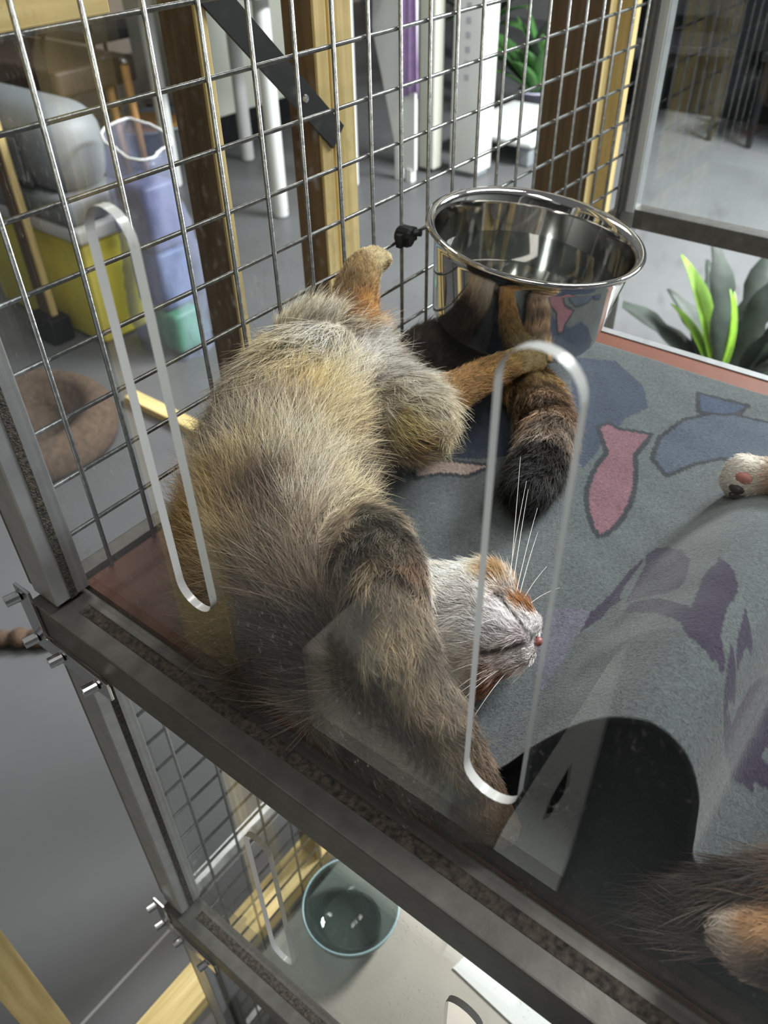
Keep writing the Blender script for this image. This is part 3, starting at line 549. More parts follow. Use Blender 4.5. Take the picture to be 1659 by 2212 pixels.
PZ = np.array([p[0] for p in prof]); PH = np.array([p[1] for p in prof]); NV = len(PZ); NU = 270
uu = np.linspace(0, 1, NU)
VX = np.empty((NU, NV)); VZ = np.empty((NU, NV)); VH = np.empty((NU, NV))
for j in range(NV):
    z = PZ[j]; zl = -z-0.2
    xf = -1.62+max(0, -z-3.2)*0.21 if z < -3.0 else -1.62; xf = min(xf, -0.25)
    w = (-z-0.2)/ (15.3)                                                     # left border runs slightly askew
    x0 = xf+ (max(0.0, 1.0-(zl/1.3))**2)*0.9
    x1 = 11.85-0.06*zl/5
    VX[:, j] = x0+(x1-x0)*uu
    fade = np.interp(VX[:, j], [-0.3, 1.5, 5.0, 8.0, 11.0], [1.0, 0.95, 0.62, 0.30, 0.0])
    skew = np.interp(VX[:, j], [-1.6, 12.2], [2.45, 0.05])*np.clip(1-zl/7.0, 0, 1)
    VZ[:, j] = z-skew
    VH[:, j] = PH[j]*fade+0.10
pos = np.stack([VX*S, VZ*S, VH*S], 2)
pos[:, :, 2] += 0.0006*vnoise(pos.reshape(-1, 3), 60, 4).reshape(NU, NV)
idx = np.arange(NU*NV).reshape(NU, NV)
top = np.stack([idx[:-1, :-1], idx[1:, :-1], idx[1:, 1:], idx[:-1, 1:]], 2).reshape(-1, 4)[:, ::-1]
du = np.gradient(pos, axis=0); dv = np.gradient(pos, axis=1); nr = np.cross(dv, du); nr /= np.linalg.norm(nr, axis=2, keepdims=True); nr *= np.sign(nr[:, :, 2:3]+1e-6)
botp = pos-nr*0.0032; nn = NU*NV; bot = top[:, ::-1]+nn; rim = []
bd_ = list(idx[0, :])+list(idx[1:, -1])+list(idx[-1, -2::-1])+list(idx[-2:0:-1, 0])
for a, b in zip(bd_, bd_[1:]+bd_[:1]): rim.append((b, a, a+nn, b+nn))
mme = bpy.data.meshes.new('felt_mat'); mme.from_pydata(np.concatenate([pos.reshape(-1, 3), botp.reshape(-1, 3)]).tolist(), [], top.tolist()+bot.tolist()+rim); mme.update()
bm = bmesh.new(); bm.from_mesh(mme); bmesh.ops.recalc_face_normals(bm, faces=bm.faces[:]); bm.to_mesh(mme); bm.free()
mi = np.zeros(len(mme.polygons), int); mi[len(top):len(top)+len(bot)] = 1; mi[len(top)+len(bot):] = 1; mme.polygons.foreach_set('material_index', mi); mme.polygons.foreach_set('use_smooth', [True]*len(mme.polygons))
PRINT = []      # filled with flat print: (colour, outline in plan coordinates X,Z)
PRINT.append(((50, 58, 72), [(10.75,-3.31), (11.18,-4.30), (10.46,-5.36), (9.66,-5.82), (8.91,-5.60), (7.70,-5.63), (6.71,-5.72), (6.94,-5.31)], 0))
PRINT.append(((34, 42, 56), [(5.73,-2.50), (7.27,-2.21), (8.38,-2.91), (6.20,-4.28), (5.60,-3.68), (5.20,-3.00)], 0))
PRINT.append(((140, 122, 114), [(4.71,-2.74), (5.13,-3.04), (5.39,-3.58), (5.57,-3.93), (5.65,-4.17), (5.39,-4.04), (5.01,-3.92), (4.94,-3.70), (4.76,-3.37), (4.35,-3.10)], 1))
PRINT.append(((62, 70, 82), [(7.86,-6.70), (8.71,-6.51), (9.71,-6.68), (10.50,-7.23), (10.64,-8.21), (10.58,-8.63), (8.63,-9.10), (8.52,-8.78), (8.68,-7.89), (8.19,-7.49), (7.48,-7.19)], 1))
PRINT.append(((52, 62, 80), [(10.93,-6.49), (11.07,-7.62), (10.68,-7.59), (10.34,-7.29), (10.15,-6.81)], 1))
PRINT.append(((104, 74, 82), [(6.16,-6.07), (6.69,-5.92), (7.18,-5.85), (7.46,-5.86), (8.27,-5.25), (8.58,-5.38), (8.47,-5.68), (8.57,-5.91), (8.71,-6.33), (8.23,-6.36), (7.73,-6.38), (7.33,-6.59), (6.73,-6.84), (6.13,-7.00), (5.57,-7.05), (5.10,-7.01), (4.96,-6.92), (5.11,-6.71), (5.50,-6.41), (5.85,-6.20)], 1))
PRINT.append(((46, 40, 56), [(4.93,-7.85), (5.19,-7.93), (5.21,-8.12), (4.77,-8.45), (4.06,-8.78), (3.27,-8.96), (2.94,-8.97), (2.83,-8.84), (3.10,-8.50), (3.40,-8.12), (3.78,-8.07), (4.30,-8.01), (4.61,-7.97)], 0))
PRINT.append(((46, 40, 56), [(4.83,-7.86), (4.35,-7.78), (3.83,-7.77), (3.46,-7.76), (3.14,-7.70), (2.91,-7.66), (2.50,-7.75), (3.00,-7.92), (3.30,-7.93), (3.51,-8.04), (3.60,-7.95), (3.97,-7.89), (4.61,-7.90)], 0))
PRINT.append(((46, 40, 56), [(2.96,-8.27), (3.22,-8.27), (2.91,-8.61), (2.56,-8.94), (2.24,-9.23), (2.12,-9.36), (2.53,-9.29), (3.11,-9.21), (3.46,-9.19), (3.62,-9.24), (3.90,-9.20), (3.65,-9.39), (3.37,-9.56), (2.95,-9.73), (2.61,-9.77), (2.35,-9.76), (2.00,-9.81), (1.67,-9.88), (1.46,-9.99), (1.27,-10.09), (1.08,-10.12), (1.17,-10.02), (1.24,-9.96), (1.13,-9.98), (1.16,-9.92), (1.25,-9.79), (1.37,-9.58), (1.50,-9.46), (1.69,-9.36), (1.84,-9.19), (2.10,-8.96), (2.50,-8.60)], 0))
PRINT.append(((46, 40, 56), [(2.63,-9.93), (2.37,-10.05), (2.05,-10.25), (1.90,-10.28), (1.91,-10.18), (1.62,-10.21), (1.35,-10.25), (1.57,-10.14), (1.93,-10.04)], 0))
PRINT.append(((46, 40, 56), [(1.70,-10.01), (1.46,-10.19), (1.08,-10.37), (0.96,-10.30), (0.86,-10.35), (0.90,-10.45), (1.21,-10.42), (1.56,-10.42), (1.90,-10.46), (2.89,-10.62), (2.40,-10.93), (1.84,-10.89), (1.90,-11.10), (1.53,-11.22), (1.44,-10.96), (1.30,-10.98), (1.27,-10.81), (1.07,-10.64), (0.63,-10.53), (0.61,-10.43), (0.73,-10.32), (1.03,-10.19), (1.34,-10.11)], 0))
PRINT.append(((86, 84, 96), [(2.76,-7.06), (3.13,-7.53), (3.00,-7.72), (2.36,-7.75), (1.78,-7.84), (1.01,-7.86), (1.70,-7.44)], 0))
def inside(px, pz, poly):
    c = np.zeros(len(px), bool); n = len(poly); j = n-1
    for i in range(n):
        xi, zi = poly[i]; xj, zj = poly[j]
        if zi != zj: c ^= ((zi > pz) != (zj > pz)) & (px < (xj-xi)*(pz-zi)/(zj-zi)+xi)
        j = i
    return c
def edge_d(px, pz, poly):
    d = np.full(len(px), 1e9)
    for (ax, az), (bx, bz) in zip(poly, poly[1:]+poly[:1]):
        dx, dz = bx-ax, bz-az; t = np.clip(((px-ax)*dx+(pz-az)*dz)/(dx*dx+dz*dz+1e-9), 0, 1); d = np.minimum(d, np.hypot(px-ax-t*dx, pz-az-t*dz))
    return d
mc = np.tile(np.array(lin((76, 81, 82))), (2*nn, 1)); px_, pz_ = VX.ravel(), VZ.ravel()
for col, poly, outl in PRINT:
    m = inside(px_, pz_, poly); mc[:nn][m] = lin(col)
    if outl:
        e = edge_d(px_, pz_, poly) < 0.055; mc[:nn][e] = lin((40, 43, 48))
a = mme.attributes.new('coat', 'FLOAT_COLOR', 'POINT'); a.data.foreach_set('color', np.c_[mc, np.ones(2*nn)].ravel())
M_felt = bpy.data.materials.new('printed_felt'); M_felt.use_nodes = True; nt = M_felt.node_tree; b = nt.nodes['Principled BSDF']
at = nt.nodes.new('ShaderNodeAttribute'); at.attribute_name = 'coat'; tc = nt.nodes.new('ShaderNodeTexCoord')
n1 = nt.nodes.new('ShaderNodeTexNoise'); n1.inputs['Scale'].default_value = 420; n1.inputs['Detail'].default_value = 6; n1.inputs['Distortion'].default_value = 1.2; nt.links.new(tc.outputs['Object'], n1.inputs['Vector'])
mr = nt.nodes.new('ShaderNodeMapRange'); mr.inputs[1].default_value = 0.3; mr.inputs[2].default_value = 0.7; mr.inputs[3].default_value = 0.62; mr.inputs[4].default_value = 1.3; nt.links.new(n1.outputs['Fac'], mr.inputs[0])
mx = nt.nodes.new('ShaderNodeVectorMath'); mx.operation = 'SCALE'; nt.links.new(at.outputs['Color'], mx.inputs[0]); nt.links.new(mr.outputs[0], mx.inputs['Scale']); nt.links.new(mx.outputs[0], b.inputs['Base Color'])
bp = nt.nodes.new('ShaderNodeBump'); bp.inputs['Strength'].default_value = 0.7; bp.inputs['Distance'].default_value = 0.001; nt.links.new(n1.outputs['Fac'], bp.inputs['Height']); nt.links.new(bp.outputs[0], b.inputs['Normal'])
b.inputs['Roughness'].default_value = 0.95; b.inputs['Specular IOR Level'].default_value = 0.1; b.inputs['Sheen Weight'].default_value = 0.15
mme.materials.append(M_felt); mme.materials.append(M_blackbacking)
felt = bpy.data.objects.new('felt_mat', mme); link(felt); ORI[felt] = Vector((0, 0, 0))
meta(felt, 'grey-blue printed felt mat with purple lettering, arched up at its front edge', 'mat')
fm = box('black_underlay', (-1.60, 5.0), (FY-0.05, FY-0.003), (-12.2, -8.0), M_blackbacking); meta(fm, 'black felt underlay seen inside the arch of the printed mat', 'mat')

# ================================================================ WATER BOWL
bc = W(9.5, 5.01, -2.59); bax = Vector((0.04, -0.14, 1.0)).normalized()
bowl = thing('water_bowl', W(9.5, 7.2, -2.5), 'polished steel water bowl clamped to the wire mesh', 'bowl')
R0 = 0.0984
outer = [(0.0, -.0862), (.070, -.0862), (.0765, -.0835), (.0795, -.078), (.0885, -.012), (.0895, -.006), (R0-.003, -.0015), (R0, .0015), (R0-.0012, .0038), (R0-.0035, .0042), (.0905, .0018), (.0885, -.002), (.0870, -.012), (.0780, -.0765), (.074, -.0815), (.068, -.0835), (0.0, -.0835)]
G().lathe(outer, bc, bax, 96).make('basin', M_steel, bowl, smooth=True)
wp = bc+bax*(-0.034)
w_ = G().lathe([(0.0, 0.0), (.0838, 0.0)], wp, Vector((0, 0, 1)).lerp(bax, 1.0), 96).make('water', M_water, None, smooth=True); meta(w_, 'still clear water half filling the steel bowl', 'water', None, 'stuff')
cl = G(); cl.tube([W(8.15, 5.0, -0.45), W(8.1, 5.05, -0.12), W(8.1, 5.35, -0.10)], 0.0035, 8); cl.make('clamp_arm', M_blacksteel, bowl, smooth=True)
kn = G(); kn.lathe([(0, 0), (.008, 0), (.0095, .003), (.0095, .012), (.006, .016), (0, .016)], W(8.05, 5.12, -.30), (-.2, 1, .1), 14); kn.box((7.7, 8.35), (4.98, 5.28), (-.22, -.08)); kn.make('clamp_knob', M_black, bowl, smooth=False, bevel=0.001)

# ================================================================ THINGS BEYOND THE MESH
def rbox(name, X, Y, Z, m, parent, bev, taper=0.0):
    cx, cz = (X[0]+X[1])/2, (Z[0]+Z[1])/2; g = G()
    v = []
    for x in X:
        for y in Y:
            for z in Z:
                k = 1-taper if y == max(Y) else 1; v.append(W(cx+(x-cx)*k, y, cz+(z-cz)*k))
    g.add(v, [(0, 1, 3, 2), (4, 6, 7, 5), (0, 4, 5, 1), (2, 3, 7, 6), (0, 2, 6, 4), (1, 5, 7, 3)])
    me_o = g.make(name, m, parent)
    bm = bmesh.new(); bm.from_mesh(me_o.data); bmesh.ops.bevel(bm, geom=bm.edges[:], offset=bev, segments=5, affect='EDGES', profile=0.5); bm.to_mesh(me_o.data); bm.free()
    me_o.data.polygons.foreach_set('use_smooth', [True]*len(me_o.data.polygons)); return me_o
bn = thing('storage_bin', W(32, FLOOR, 57), 'yellow plastic bin with a white rim under the grey carrier', 'bin')
rbox('body', (29.3, 34.8), (23.6, FLOOR), (48.7, 66), M_yellow, bn, 0.018, 0.07); rbox('rim', (28.9, 35.2), (22.3, 23.55), (48.2, 66.6), M_white, bn, 0.012)
cr = thing('pet_carrier', W(32, 22.3, 57), 'pale grey domed pet carrier with a vent grille on the yellow bin', 'pet carrier')
rbox('dome', (28.9, 35.0), (13.6, 20.6), (49.0, 65.5), M_greyp, cr, 0.105); rbox('tray', (28.8, 35.1), (20.0, 22.28), (48.8, 65.8), M_greyp, cr, 0.025)
vg = rbox('vent_panel', (28.72, 28.95), (15.4, 19.6), (52.6, 59.4), M_darkp, cr, 0.004)
for k in range(12): box('slat', (28.62, 28.72), (15.9, 19.2), (53.2+k*0.5, 53.45+k*0.5), M_greyp, vg)
# clear bag of packets
bg = thing('plastic_bag', W(33.6, FLOOR, 44), 'tall bluish clear plastic bag of packets beside the yellow bin', 'bag')
M_bag = bpy.data.materials.new('blue_plastic_film'); M_bag.use_nodes = True; nt = M_bag.node_tree; bs = nt.nodes['Principled BSDF']; bs.inputs['Base Color'].default_value = (*lin((160, 166, 190)), 1); bs.inputs['Roughness'].default_value = 0.25
tb = nt.nodes.new('ShaderNodeBsdfTransparent'); tb.inputs[0].default_value = (0.86, 0.88, 0.97, 1); ms = nt.nodes.new('ShaderNodeMixShader'); ms.inputs[0].default_value = 0.40; nt.links.new(tb.outputs[0], ms.inputs[1]); nt.links.new(bs.outputs[0], ms.inputs[2]); nt.links.new(ms.outputs[0], nt.nodes['Material Output'].inputs[0])
g = G(); NA, NH = 40, 26; r_ = np.random.default_rng(3)
for j in range(NH):
    t = j/(NH-1)
    for k in range(NA):
        a = 2*math.pi*k/NA; sq = (abs(math.cos(a))**4+abs(math.sin(a))**4)**-0.25
        wv = 1+0.05*math.sin(3*a+9*t)+0.04*math.sin(7*a-11*t)+0.03*r_.normal(); f = (2.55+0.25*math.sin(5*t))*wv*sq*(1-0.12*t)
        g.v.append(W(33.4+f*math.cos(a)*0.9, FLOOR-0.05-17.3*t-(0.8*math.sin(a*1+0.6) if j == NH-1 else 0), 44.2+f*1.25*math.sin(a)))
for j in range(NH-1):
    for k in range(NA): g.f.append((j*NA+k, j*NA+(k+1) % NA, (j+1)*NA+(k+1) % NA, (j+1)*NA+k))
fb = g.make('film', M_bag, bg, smooth=True)
G().tube([g.v[(NH-1)*NA+k] for k in range(NA)], 0.0045, 6, closed=True).make('rim', M_white, fb, smooth=True)
for nm_, X_, Y_, Z_, c_ in (('packet', (32.0, 35.0), (29.2, 32.9), (42.0, 45.0), (96, 190, 128)), ('packet', (32.0, 35.2), (24.0, 29.0), (42.6, 46.6), (112, 136, 176)), ('packet', (31.8, 35.0), (18.6, 23.8), (42.4, 46.4), (128, 134, 170))):
    rbox(nm_, X_, Y_, Z_, mat('packet_%d' % c_[0], lin(c_), 0.4, noise=0.25, nscale=18), bg, 0.02)
rbox('green_sachet', (36.6, 38.2), (31.6, 32.9), (41.0, 42.6), mat('packet_96', lin((96, 190, 128))), bg, 0.02)
# table, legs
tbz = thing('work_table', W(70, FLOOR, 66), 'table with a pale grey top and thick round white legs', 'table')
rbox('table_top', (58, 78), (9.2, 10.5), (55, 80), M_greyp, tbz, 0.01)
for x, z in ((61.8, 58.2), (75, 58.2), (61.8, 77), (75, 77)):
    G().lathe([(0.0, 0), (.030, 0), (.036, .012), (.036, (FLOOR-10.5)*S-.002)], W(x, FLOOR, z), n=20).make('leg', M_white, tbz, smooth=True)
sb = thing('storage_cabinet', W(84, FLOOR, 90), 'pale cream low cabinet standing behind the white table leg', 'cabinet')
rbox('body', (76, 100), (9, 29), (84, 100), mat('cream_paint', lin((200, 202, 190)), 0.6), sb, 0.01); box('door', (75.7, 76.0), (10, 28), (84.6, 99.4), mat('cream_paint', lin((200, 202, 190))), sb, bevel=0.004); box('plinth', (76.5, 99.5), (29, FLOOR), (84.5, 99.5), M_black, sb)
bs_ = thing('wash_basin', W(67, FLOOR, 88), 'wide grey basin holding a round orange wooden lid', 'basin')
c0 = W(67.5, FLOOR, 88.5)
G().lathe([(0, 0), (.16, 0), (.19, .02), (.25, .19), (.275, .2), (.275, .21), (.245, .205), (.18, .03), (0, .025)], c0, n=40).make('bowl', M_greyp, bs_, smooth=True)
G().lathe([(0, .185), (.19, .185), (.19, .2), (0, .2)], c0, n=32).make('wooden_lid', M_orange, bs_, smooth=False)
bt = thing('bench_stool', W(55, FLOOR, 86), 'low dark brown bench with orange wooden legs and chrome knobs', 'bench')
rbox('seat', (49, 60), (17.6, 20.4), (78, 104), M_brown, bt, 0.02); rbox('backboard', (59.5, 60.5), (10.5, 17.5), (96, 99), M_brown, bt, 0.01)
for x, z in ((56.5, 79.2), (57.6, 77.0), (50, 102), (58, 102)):
    lg = G().tube([W(x, 18.2, z), W(x+0.3, FLOOR, z)], [.020, .014], 10).make('leg', M_orange, bt, smooth=True)
    G().lathe([(0, 0), (.016, .004), (.020, .016), (.014, .028), (0, .032)], W(x, 18.2, z), n=12).make('knob', M_chrome, lg, smooth=True)
gc = thing('folding_chair', W(78, FLOOR, 112), 'grey upholstered folding chair by the beige wall', 'chair')
rbox('backrest', (70, 71.2), (3, 16.5), (100, 114), M_darkp, gc, 0.02); rbox('seat', (70, 82), (19, 20.4), (100, 114), M_darkp, gc, 0.02)
for x, z in ((70.5, 101), (70.5, 113), (81, 101), (81, 113)): G().tube([W(x, 16, z), W(x, FLOOR, z)], .013, 8).make('leg', M_black, gc, smooth=True)
G().tube([W(58.5, -4, 106), W(59.5, 17.6, 106)], .034, 10).make('clothes_pole', M_darkp, None, smooth=True)
cp = bpy.data.objects['clothes_pole']; meta(cp, 'dark grey upright pole rising behind the brown bench', 'pole')
# white boards and towel
w1 = thing('folding_board', W(80.5, FLOOR, 55), 'white folding board leaning beside the lavender towel', 'board')
g = G(); g.prism([W(80.4, -2, 57.5), W(80.4, -2, 52.2), W(80.4, 31.5, 52.2), W(80.4, 31.5, 54.6), W(80.4, 16, 58.6)], (0.02, 0, 0)); g.make('panel', M_whitep, w1)
box('foot', (80.2, 81.2), (31.4, FLOOR), (52.6, 53.4), M_whitep, w1); box('foot', (80.2, 81.2), (29, FLOOR), (54.5, 55.2), M_whitep, w1)
w2 = thing('tall_carton', W(88, FLOOR, 48), 'tall narrow white carton with faint grey marks', 'carton')
rbox('body', (86, 89.6), (-4, 32.4), (46.6, 50.6), M_whitep, w2, 0.004); rbox('foot', (86.4, 89.2), (32.4, FLOOR), (46.8, 50.4), M_greyp, w2, 0.004)
for k in range(7): box('mark', (85.97, 86.0), (12+k*1.5, 12.7+k*1.5), (48.2, 48.9), mat('grey_ink', lin((176, 178, 182)), 0.8), bpy.data.objects['tall_carton'])
w3 = box('cream_column', (84.5, 86.5), (-4, 32.5), (52.2, 54.6), mat('cream_paint', lin((200, 202, 190))), None, bevel=0.01); w3.name = 'cream_post'; meta(w3, 'cream square post between the lavender towel and white carton', 'post')
g = G(); NX, NY = 22, 18
for j in range(NY):
    t = j/(NY-1)
    for i in range(NX):
        u = i/(NX-1)-0.5; wd_ = 1.5+1.7*t; g.v.append(W(79.6+0.35*math.sin(u*16)*(0.4+0.6*t), 1+21.5*t+0.3*math.sin(u*9), 52.6+u*wd_))
for j in range(NY-1):
    for i in range(NX-1): g.f.append((j*NX+i, j*NX+i+1, (j+1)*NX+i+1, (j+1)*NX+i))
tw = g.make('hand_towel', mat('lavender_cloth', lin((184, 156, 206)), 0.9, noise=0.12, nscale=20), None, smooth=True); meta(tw, 'lavender towel hanging in folds on the white board', 'towel')
so = tw.modifiers.new('s', 'SOLIDIFY'); so.thickness = 0.004
# low tray table with pot plants
ty = thing('tray_stand', W(101, FLOOR, 48), 'low white tray stand on clear legs', 'stand')
rbox('tray', (93, 110), (29.4, 30.5), (42.5, 55.5), M_white, ty, 0.02)
for x, z in ((94.5, 44), (108, 44), (94.5, 54), (108, 54)): rbox('leg', (x-.8, x+.8), (30.5, FLOOR), (z-.8, z+.8), M_greyp, ty, 0.01)
def leaf_mesh(L, Wd, fold=0.25, curve=0.3, lobes=0):
    g = G(); n = 10; rows = []
    for i in range(n+1):
        t = i/n; w = Wd*math.sin(math.pi*min(1, t*0.92+0.06))**0.8*(1-0.25*t)
        if lobes: w *= 0.62+0.38*abs(math.cos(t*math.pi*lobes))
        z = curve*L*math.sin(t*1.5)-0.25*curve*L*t*t
        rows.append([Vector((t*L, -w, z+fold*w)), Vector((t*L, 0, z)), Vector((t*L, w, z+fold*w))])
    g.v = [p for r in rows for p in r]
    for i in range(n): a = i*3; b = a+3; g.f += [(a, a+1, b+1, b), (a+1, a+2, b+2, b+1)]
    return g
def pot_plant(name, X, Z, label, cat, potc, leaves, pr=0.07, ph=0.10, base=FLOOR, m_l=None, group=None):
    p = thing(name, W(X, base, Z), label, cat, group)
    pt = G().lathe([(0, 0), (pr*.72, 0), (pr, ph), (pr*1.06, ph), (pr*1.06, ph+.008), (pr*.92, ph+.008), (pr*.9, ph-.012), (0, ph-.012)], W(X, base, Z), n=28).make('pot', potc, p, smooth=True)
    for (az, el, L, wd_, m, lob) in leaves:
        g = leaf_mesh(L, wd_, lobes=lob); q = Matrix.Rotation(az, 3, 'Z') @ Matrix.Rotation(-el, 3, 'Y'); o0 = W(X, base, Z)+Vector((0, 0, ph-.01))+Matrix.Rotation(az, 3, 'Z') @ Vector((pr*.3, 0, 0))
        g.v = [o0+q @ v for v in g.v]; o = g.make('leaf', m, p, smooth=True); sm = o.modifiers.new('s', 'SOLIDIFY'); sm.thickness = 0.0012
    return p
M_lgreen = mat('lime_leaf', lin((116, 158, 46)), 0.6, noise=0.15, nscale=40); M_dgreen = mat('dark_leaf', lin((44, 54, 46)), 0.62, noise=0.2, nscale=25); M_mgreen = mat('green_leaf', lin((78, 124, 66)), 0.45, noise=0.25, nscale=25)
rr = random.Random(5)
pot_plant('pot_plant', 115, 54.5, 'bushy green plant in a pale lavender pot behind the tray stand', 'plant', mat('lavender_pot', lin((196, 190, 216)), 0.4), [(rr.uniform(0, 6.28), rr.uniform(.1, 1.3), rr.uniform(.25, .5), rr.uniform(.05, .09), rr.choice([M_mgreen, M_mgreen, M_dgreen]), 0) for _ in range(26)], pr=0.11, ph=0.16)
pot_plant('pot_plant', 146, 88, 'dark leafy plant in a white pot near the back wall', 'plant', M_white, [(rr.uniform(0, 6.28), rr.uniform(.2, 1.4), rr.uniform(.4, .75), rr.uniform(.06, .10), rr.choice([M_mgreen, M_dgreen, M_dgreen]), 0) for _ in range(26)], pr=0.13, ph=0.5)
pot_plant('pot_plant', 124, 70, 'trailing green plant in a tall white planter near the timber stud', 'plant', M_white, [(rr.uniform(0, 6.28), rr.uniform(-.3, 1.2), rr.uniform(.25, .5), rr.uniform(.05, .08), rr.choice([M_mgreen, M_dgreen]), 0) for _ in range(20)], pr=0.10, ph=0.42)
lv = []
for k in range(15): lv.append((-2.3+k*0.27, .5+.38*math.sin(k*1.7), .40+.07*math.sin(k*2.3), .060, M_dgreen, 3))
lv += [(1.25, .75, .40, .045, M_lgreen, 0), (1.5, 1.25, .30, .022, M_lgreen, 0), (.9, 1.2, .28, .018, M_lgreen, 0), (1.5, .6, .28, .03, M_lgreen, 0)]
pot_plant('floor_plant', 53.0, 2.2, 'lobed dark green plant with a lime green shoot in a white pot behind the cage', 'plant', M_white, lv, pr=0.10, ph=0.05)
# black furniture by the back wall
bk = thing('display_cabinet', W(140, FLOOR, 25), 'long black open-fronted cabinet along the back of the room', 'cabinet')
rbox('base', (131, 148), (26.9, FLOOR), (-30, 47), M_black, bk, 0.006); rbox('upper_box', (131, 148), (10, 23.6), (-30, 47), M_black, bk, 0.006); box('back_panel', (147, 148), (23.6, 26.9), (-30, 47), M_greywall, bk)
for z in (44, 30.6, 29.4, 10, -12): box('divider', (131, 146), (23.6, 26.9), (z, z+1.1), M_black, bk)
g = G(); g.prism([W(130.9, 15.5, 24.5), W(130.9, 12.5, 22.0), W(130.9, 18.8, 21.5), W(130.9, 19.2, 27.2), W(130.9, 17.8, 27.2)], (-0.004, 0, 0)); no_ = g.make('wall_notice', M_whitep); meta(no_, 'white paper fixed on the front of the black cabinet', 'paper')
def chair(x, z, rz, label):
    c = thing('side_chair', W(x, FLOOR, z), label, 'chair', 'black chairs in front of the cabinet'); M = Matrix.Rotation(rz, 3, 'Z')
    def bx(nm, a, b):
        g = G(); v = [ORI[c]+M @ Vector((xx, yy, zz)) for xx in (a[0], b[0]) for yy in (a[1], b[1]) for zz in (a[2], b[2])]
        g.add(v, [(0, 1, 3, 2), (4, 6, 7, 5), (0, 4, 5, 1), (2, 3, 7, 6), (0, 2, 6, 4), (1, 5, 7, 3)]); g.make(nm, M_black, c, bevel=0.006)
    bx('seat', (-.22, -.22, .43), (.22, .22, .47)); bx('backrest', (.19, -.21, .55), (.22, .21, .88))
    for a in (-.2, .18):
        for b in (-.2, .17): bx('leg', (a, b, 0), (a+.03, b+.03, .43 if a < 0 else .56))
chair(122, 34, 0.3, 'black chair standing nearer the cage corner post'); chair(122, 17, -0.2, 'black chair standing farther right before the cabinet')
# nearer bits on the floor
pp = thing('prop_post', W(28, FLOOR, 54), 'pale timber prop with a black foot before the yellow bin', 'post')
box('shaft', (27.5, 28.1), (-6, 31), (53.4, 55.2), M_timber_z, pp, bevel=0.002); box('shaded_face', (27.47, 27.495), (-6, 31), (53.7, 55.2), M_shadetim, pp); rbox('foot', (26.6, 28.8), (30.6, FLOOR), (52.6, 56.2), M_black, pp, 0.012)  # shaded side of the prop, put in as a darker face
pk = box('floor_plank', (24.3, 25.5), (32.3, FLOOR), (24, 40), M_timber_y, None, bevel=0.003); meta(pk, 'loose pale plank lying on the grey floor outside the mesh', 'plank')
bed = G().lathe([(0, .03), (.16, .03), (.19, .10), (.23, .115), (.27, .085), (.28, .03), (.27, 0), (0, 0)], W(16.5, FLOOR, 42), n=40).make('pet_bed', mat('brown_plush', lin((84, 68, 54)), 0.95, noise=0.3, nscale=60, bump=0.8, bscale=200), None, smooth=True); meta(bed, 'round dark brown plush pet bed on the floor by the cage', 'pet bed')
g = G()
for k, (x, y, z, r) in enumerate(((4.2, 32.3, 24.2, .9), (5.2, 32.4, 23.4, .8), (6.2, 32.5, 22.6, .7))): pass
sl = bpy.data.objects.new('slipper', blob_mesh('slipper', [(4.0,-24.1,25.2,.55), (4.6,-24.0,24.4,.62), (5.2,-24.0,23.6,.6), (5.7,-24.05,22.9,.5)], 0.004, 6)); link(sl); sl.data.materials.append(mat('brown_plush', lin((84, 68, 54)))); meta(sl, 'brown plush slipper on the grey floor left of the cage', 'slipper')
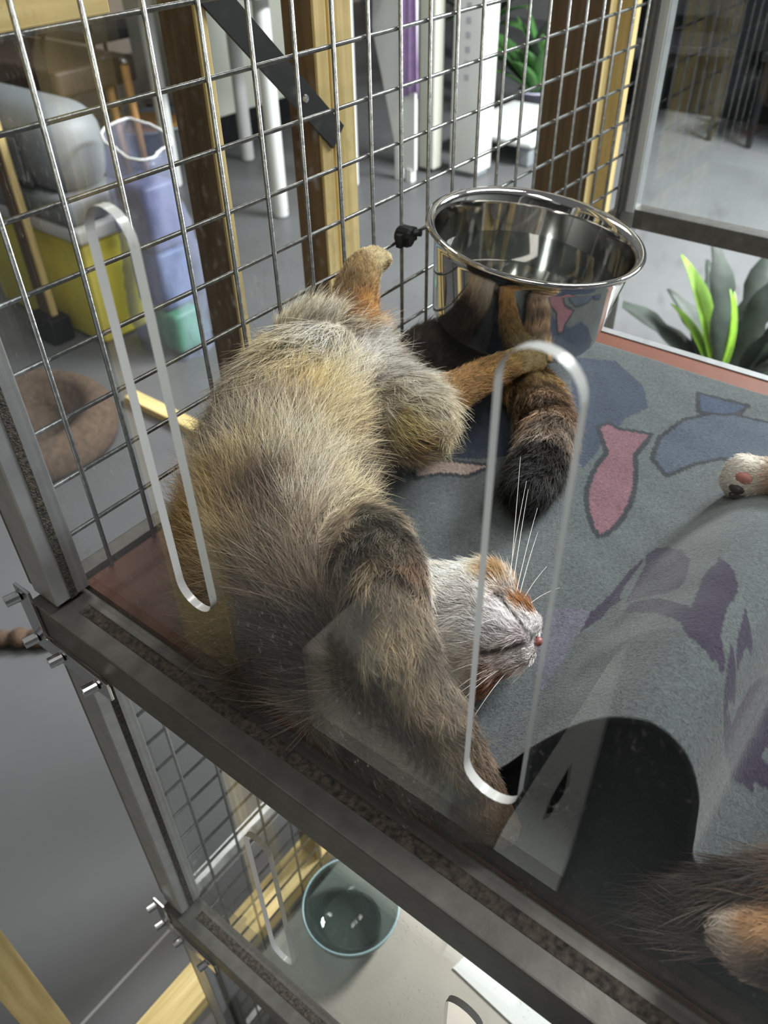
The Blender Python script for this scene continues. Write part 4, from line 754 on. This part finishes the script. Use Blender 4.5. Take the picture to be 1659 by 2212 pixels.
# lower tier of the cage
gb = thing('glass_dish', W(2.4, 27, -1.9), 'round tinted glass dish on the beige tray of the lower tier', 'dish')
G().lathe([(0, 0), (.040, 0), (.060, .020), (.066, .046), (.0640, .046), (.058, .022), (.039, .003), (0, .003)], W(2.4, 27, -1.95), n=48).make('bowl', M_bowlglass, gb, smooth=True)
G().tube([W(2.4, 27-0.046/S, -1.95)+Vector((.065*math.cos(a), .065*math.sin(a), 0)) for a in [2*math.pi*k/48 for k in range(48)]], .0016, 6, closed=True).make('rim', mat('teal_glass_rim', lin((168, 200, 204)), 0.2), gb, smooth=True)
pa = G(); pa.prism([W(3.2, 26.98, -5.6), W(7.5, 26.98, -6.6), W(8, 26.98, -12), W(2.6, 26.98, -12)], (0, 0, 0.0015)); po = pa.make('paper_sheet', M_whitep); meta(po, 'white paper sheet lying on the lower beige tray', 'paper')

# ================================================================ ADDED BEHIND THE VIEWPOINT (made up for the veil and wedge mirrored in the clear door)
cb_ = thing('added_veil_box', W(-11, FLOOR, -1.2), 'made-up pale grey ribbed crate behind the viewpoint, added for the veil mirrored in the clear door', 'crate')  # invented object, shaped to give the pale veil in the door
rbox('body', (-13, -9.1), (18.2, FLOOR), (-3.8, 2.1), mat('pale_grey_veil', lin((196, 192, 182)), 0.6, noise=0.06, nscale=8), cb_, 0.006)
for k in range(15): box('veil_rib', (-9.1, -8.8), (16.4+k*0.12, 19.2+k*0.12), (0.6-k*0.30, 0.74-k*0.30), mat('pale_grey_veil', (0, 0, 0)), cb_)
wb_ = thing('added_wedge_board', W(-9.3, FLOOR, -6), 'made-up white tapering board behind the viewpoint, added for the wedge mirrored in the clear door', 'board')  # invented object, shaped to give the white wedge in the door
G().prism([W(-9.2, 11.6, -7.75), W(-9.2, 21, -7.7), W(-9.2, FLOOR, -7.2), W(-9.2, FLOOR, -3.9), W(-9.2, 21, -5.7), W(-9.2, 12, -7.55)], (-0.012, 0, 0)).make('panel', mat('bright_white_wedge', lin((244, 244, 242)), 0.6), wb_)  # panel of the added board, gives the white wedge in the door
G().prism([W(-9.17, 16.4, -7.2), W(-9.17, 17.4, -7.25), W(-9.17, 19.0, -6.98), W(-9.17, 19.3, -6.82), W(-9.17, 18.2, -6.9)], (-0.002, 0, 0)).make('wedge_slot', M_black, wb_)
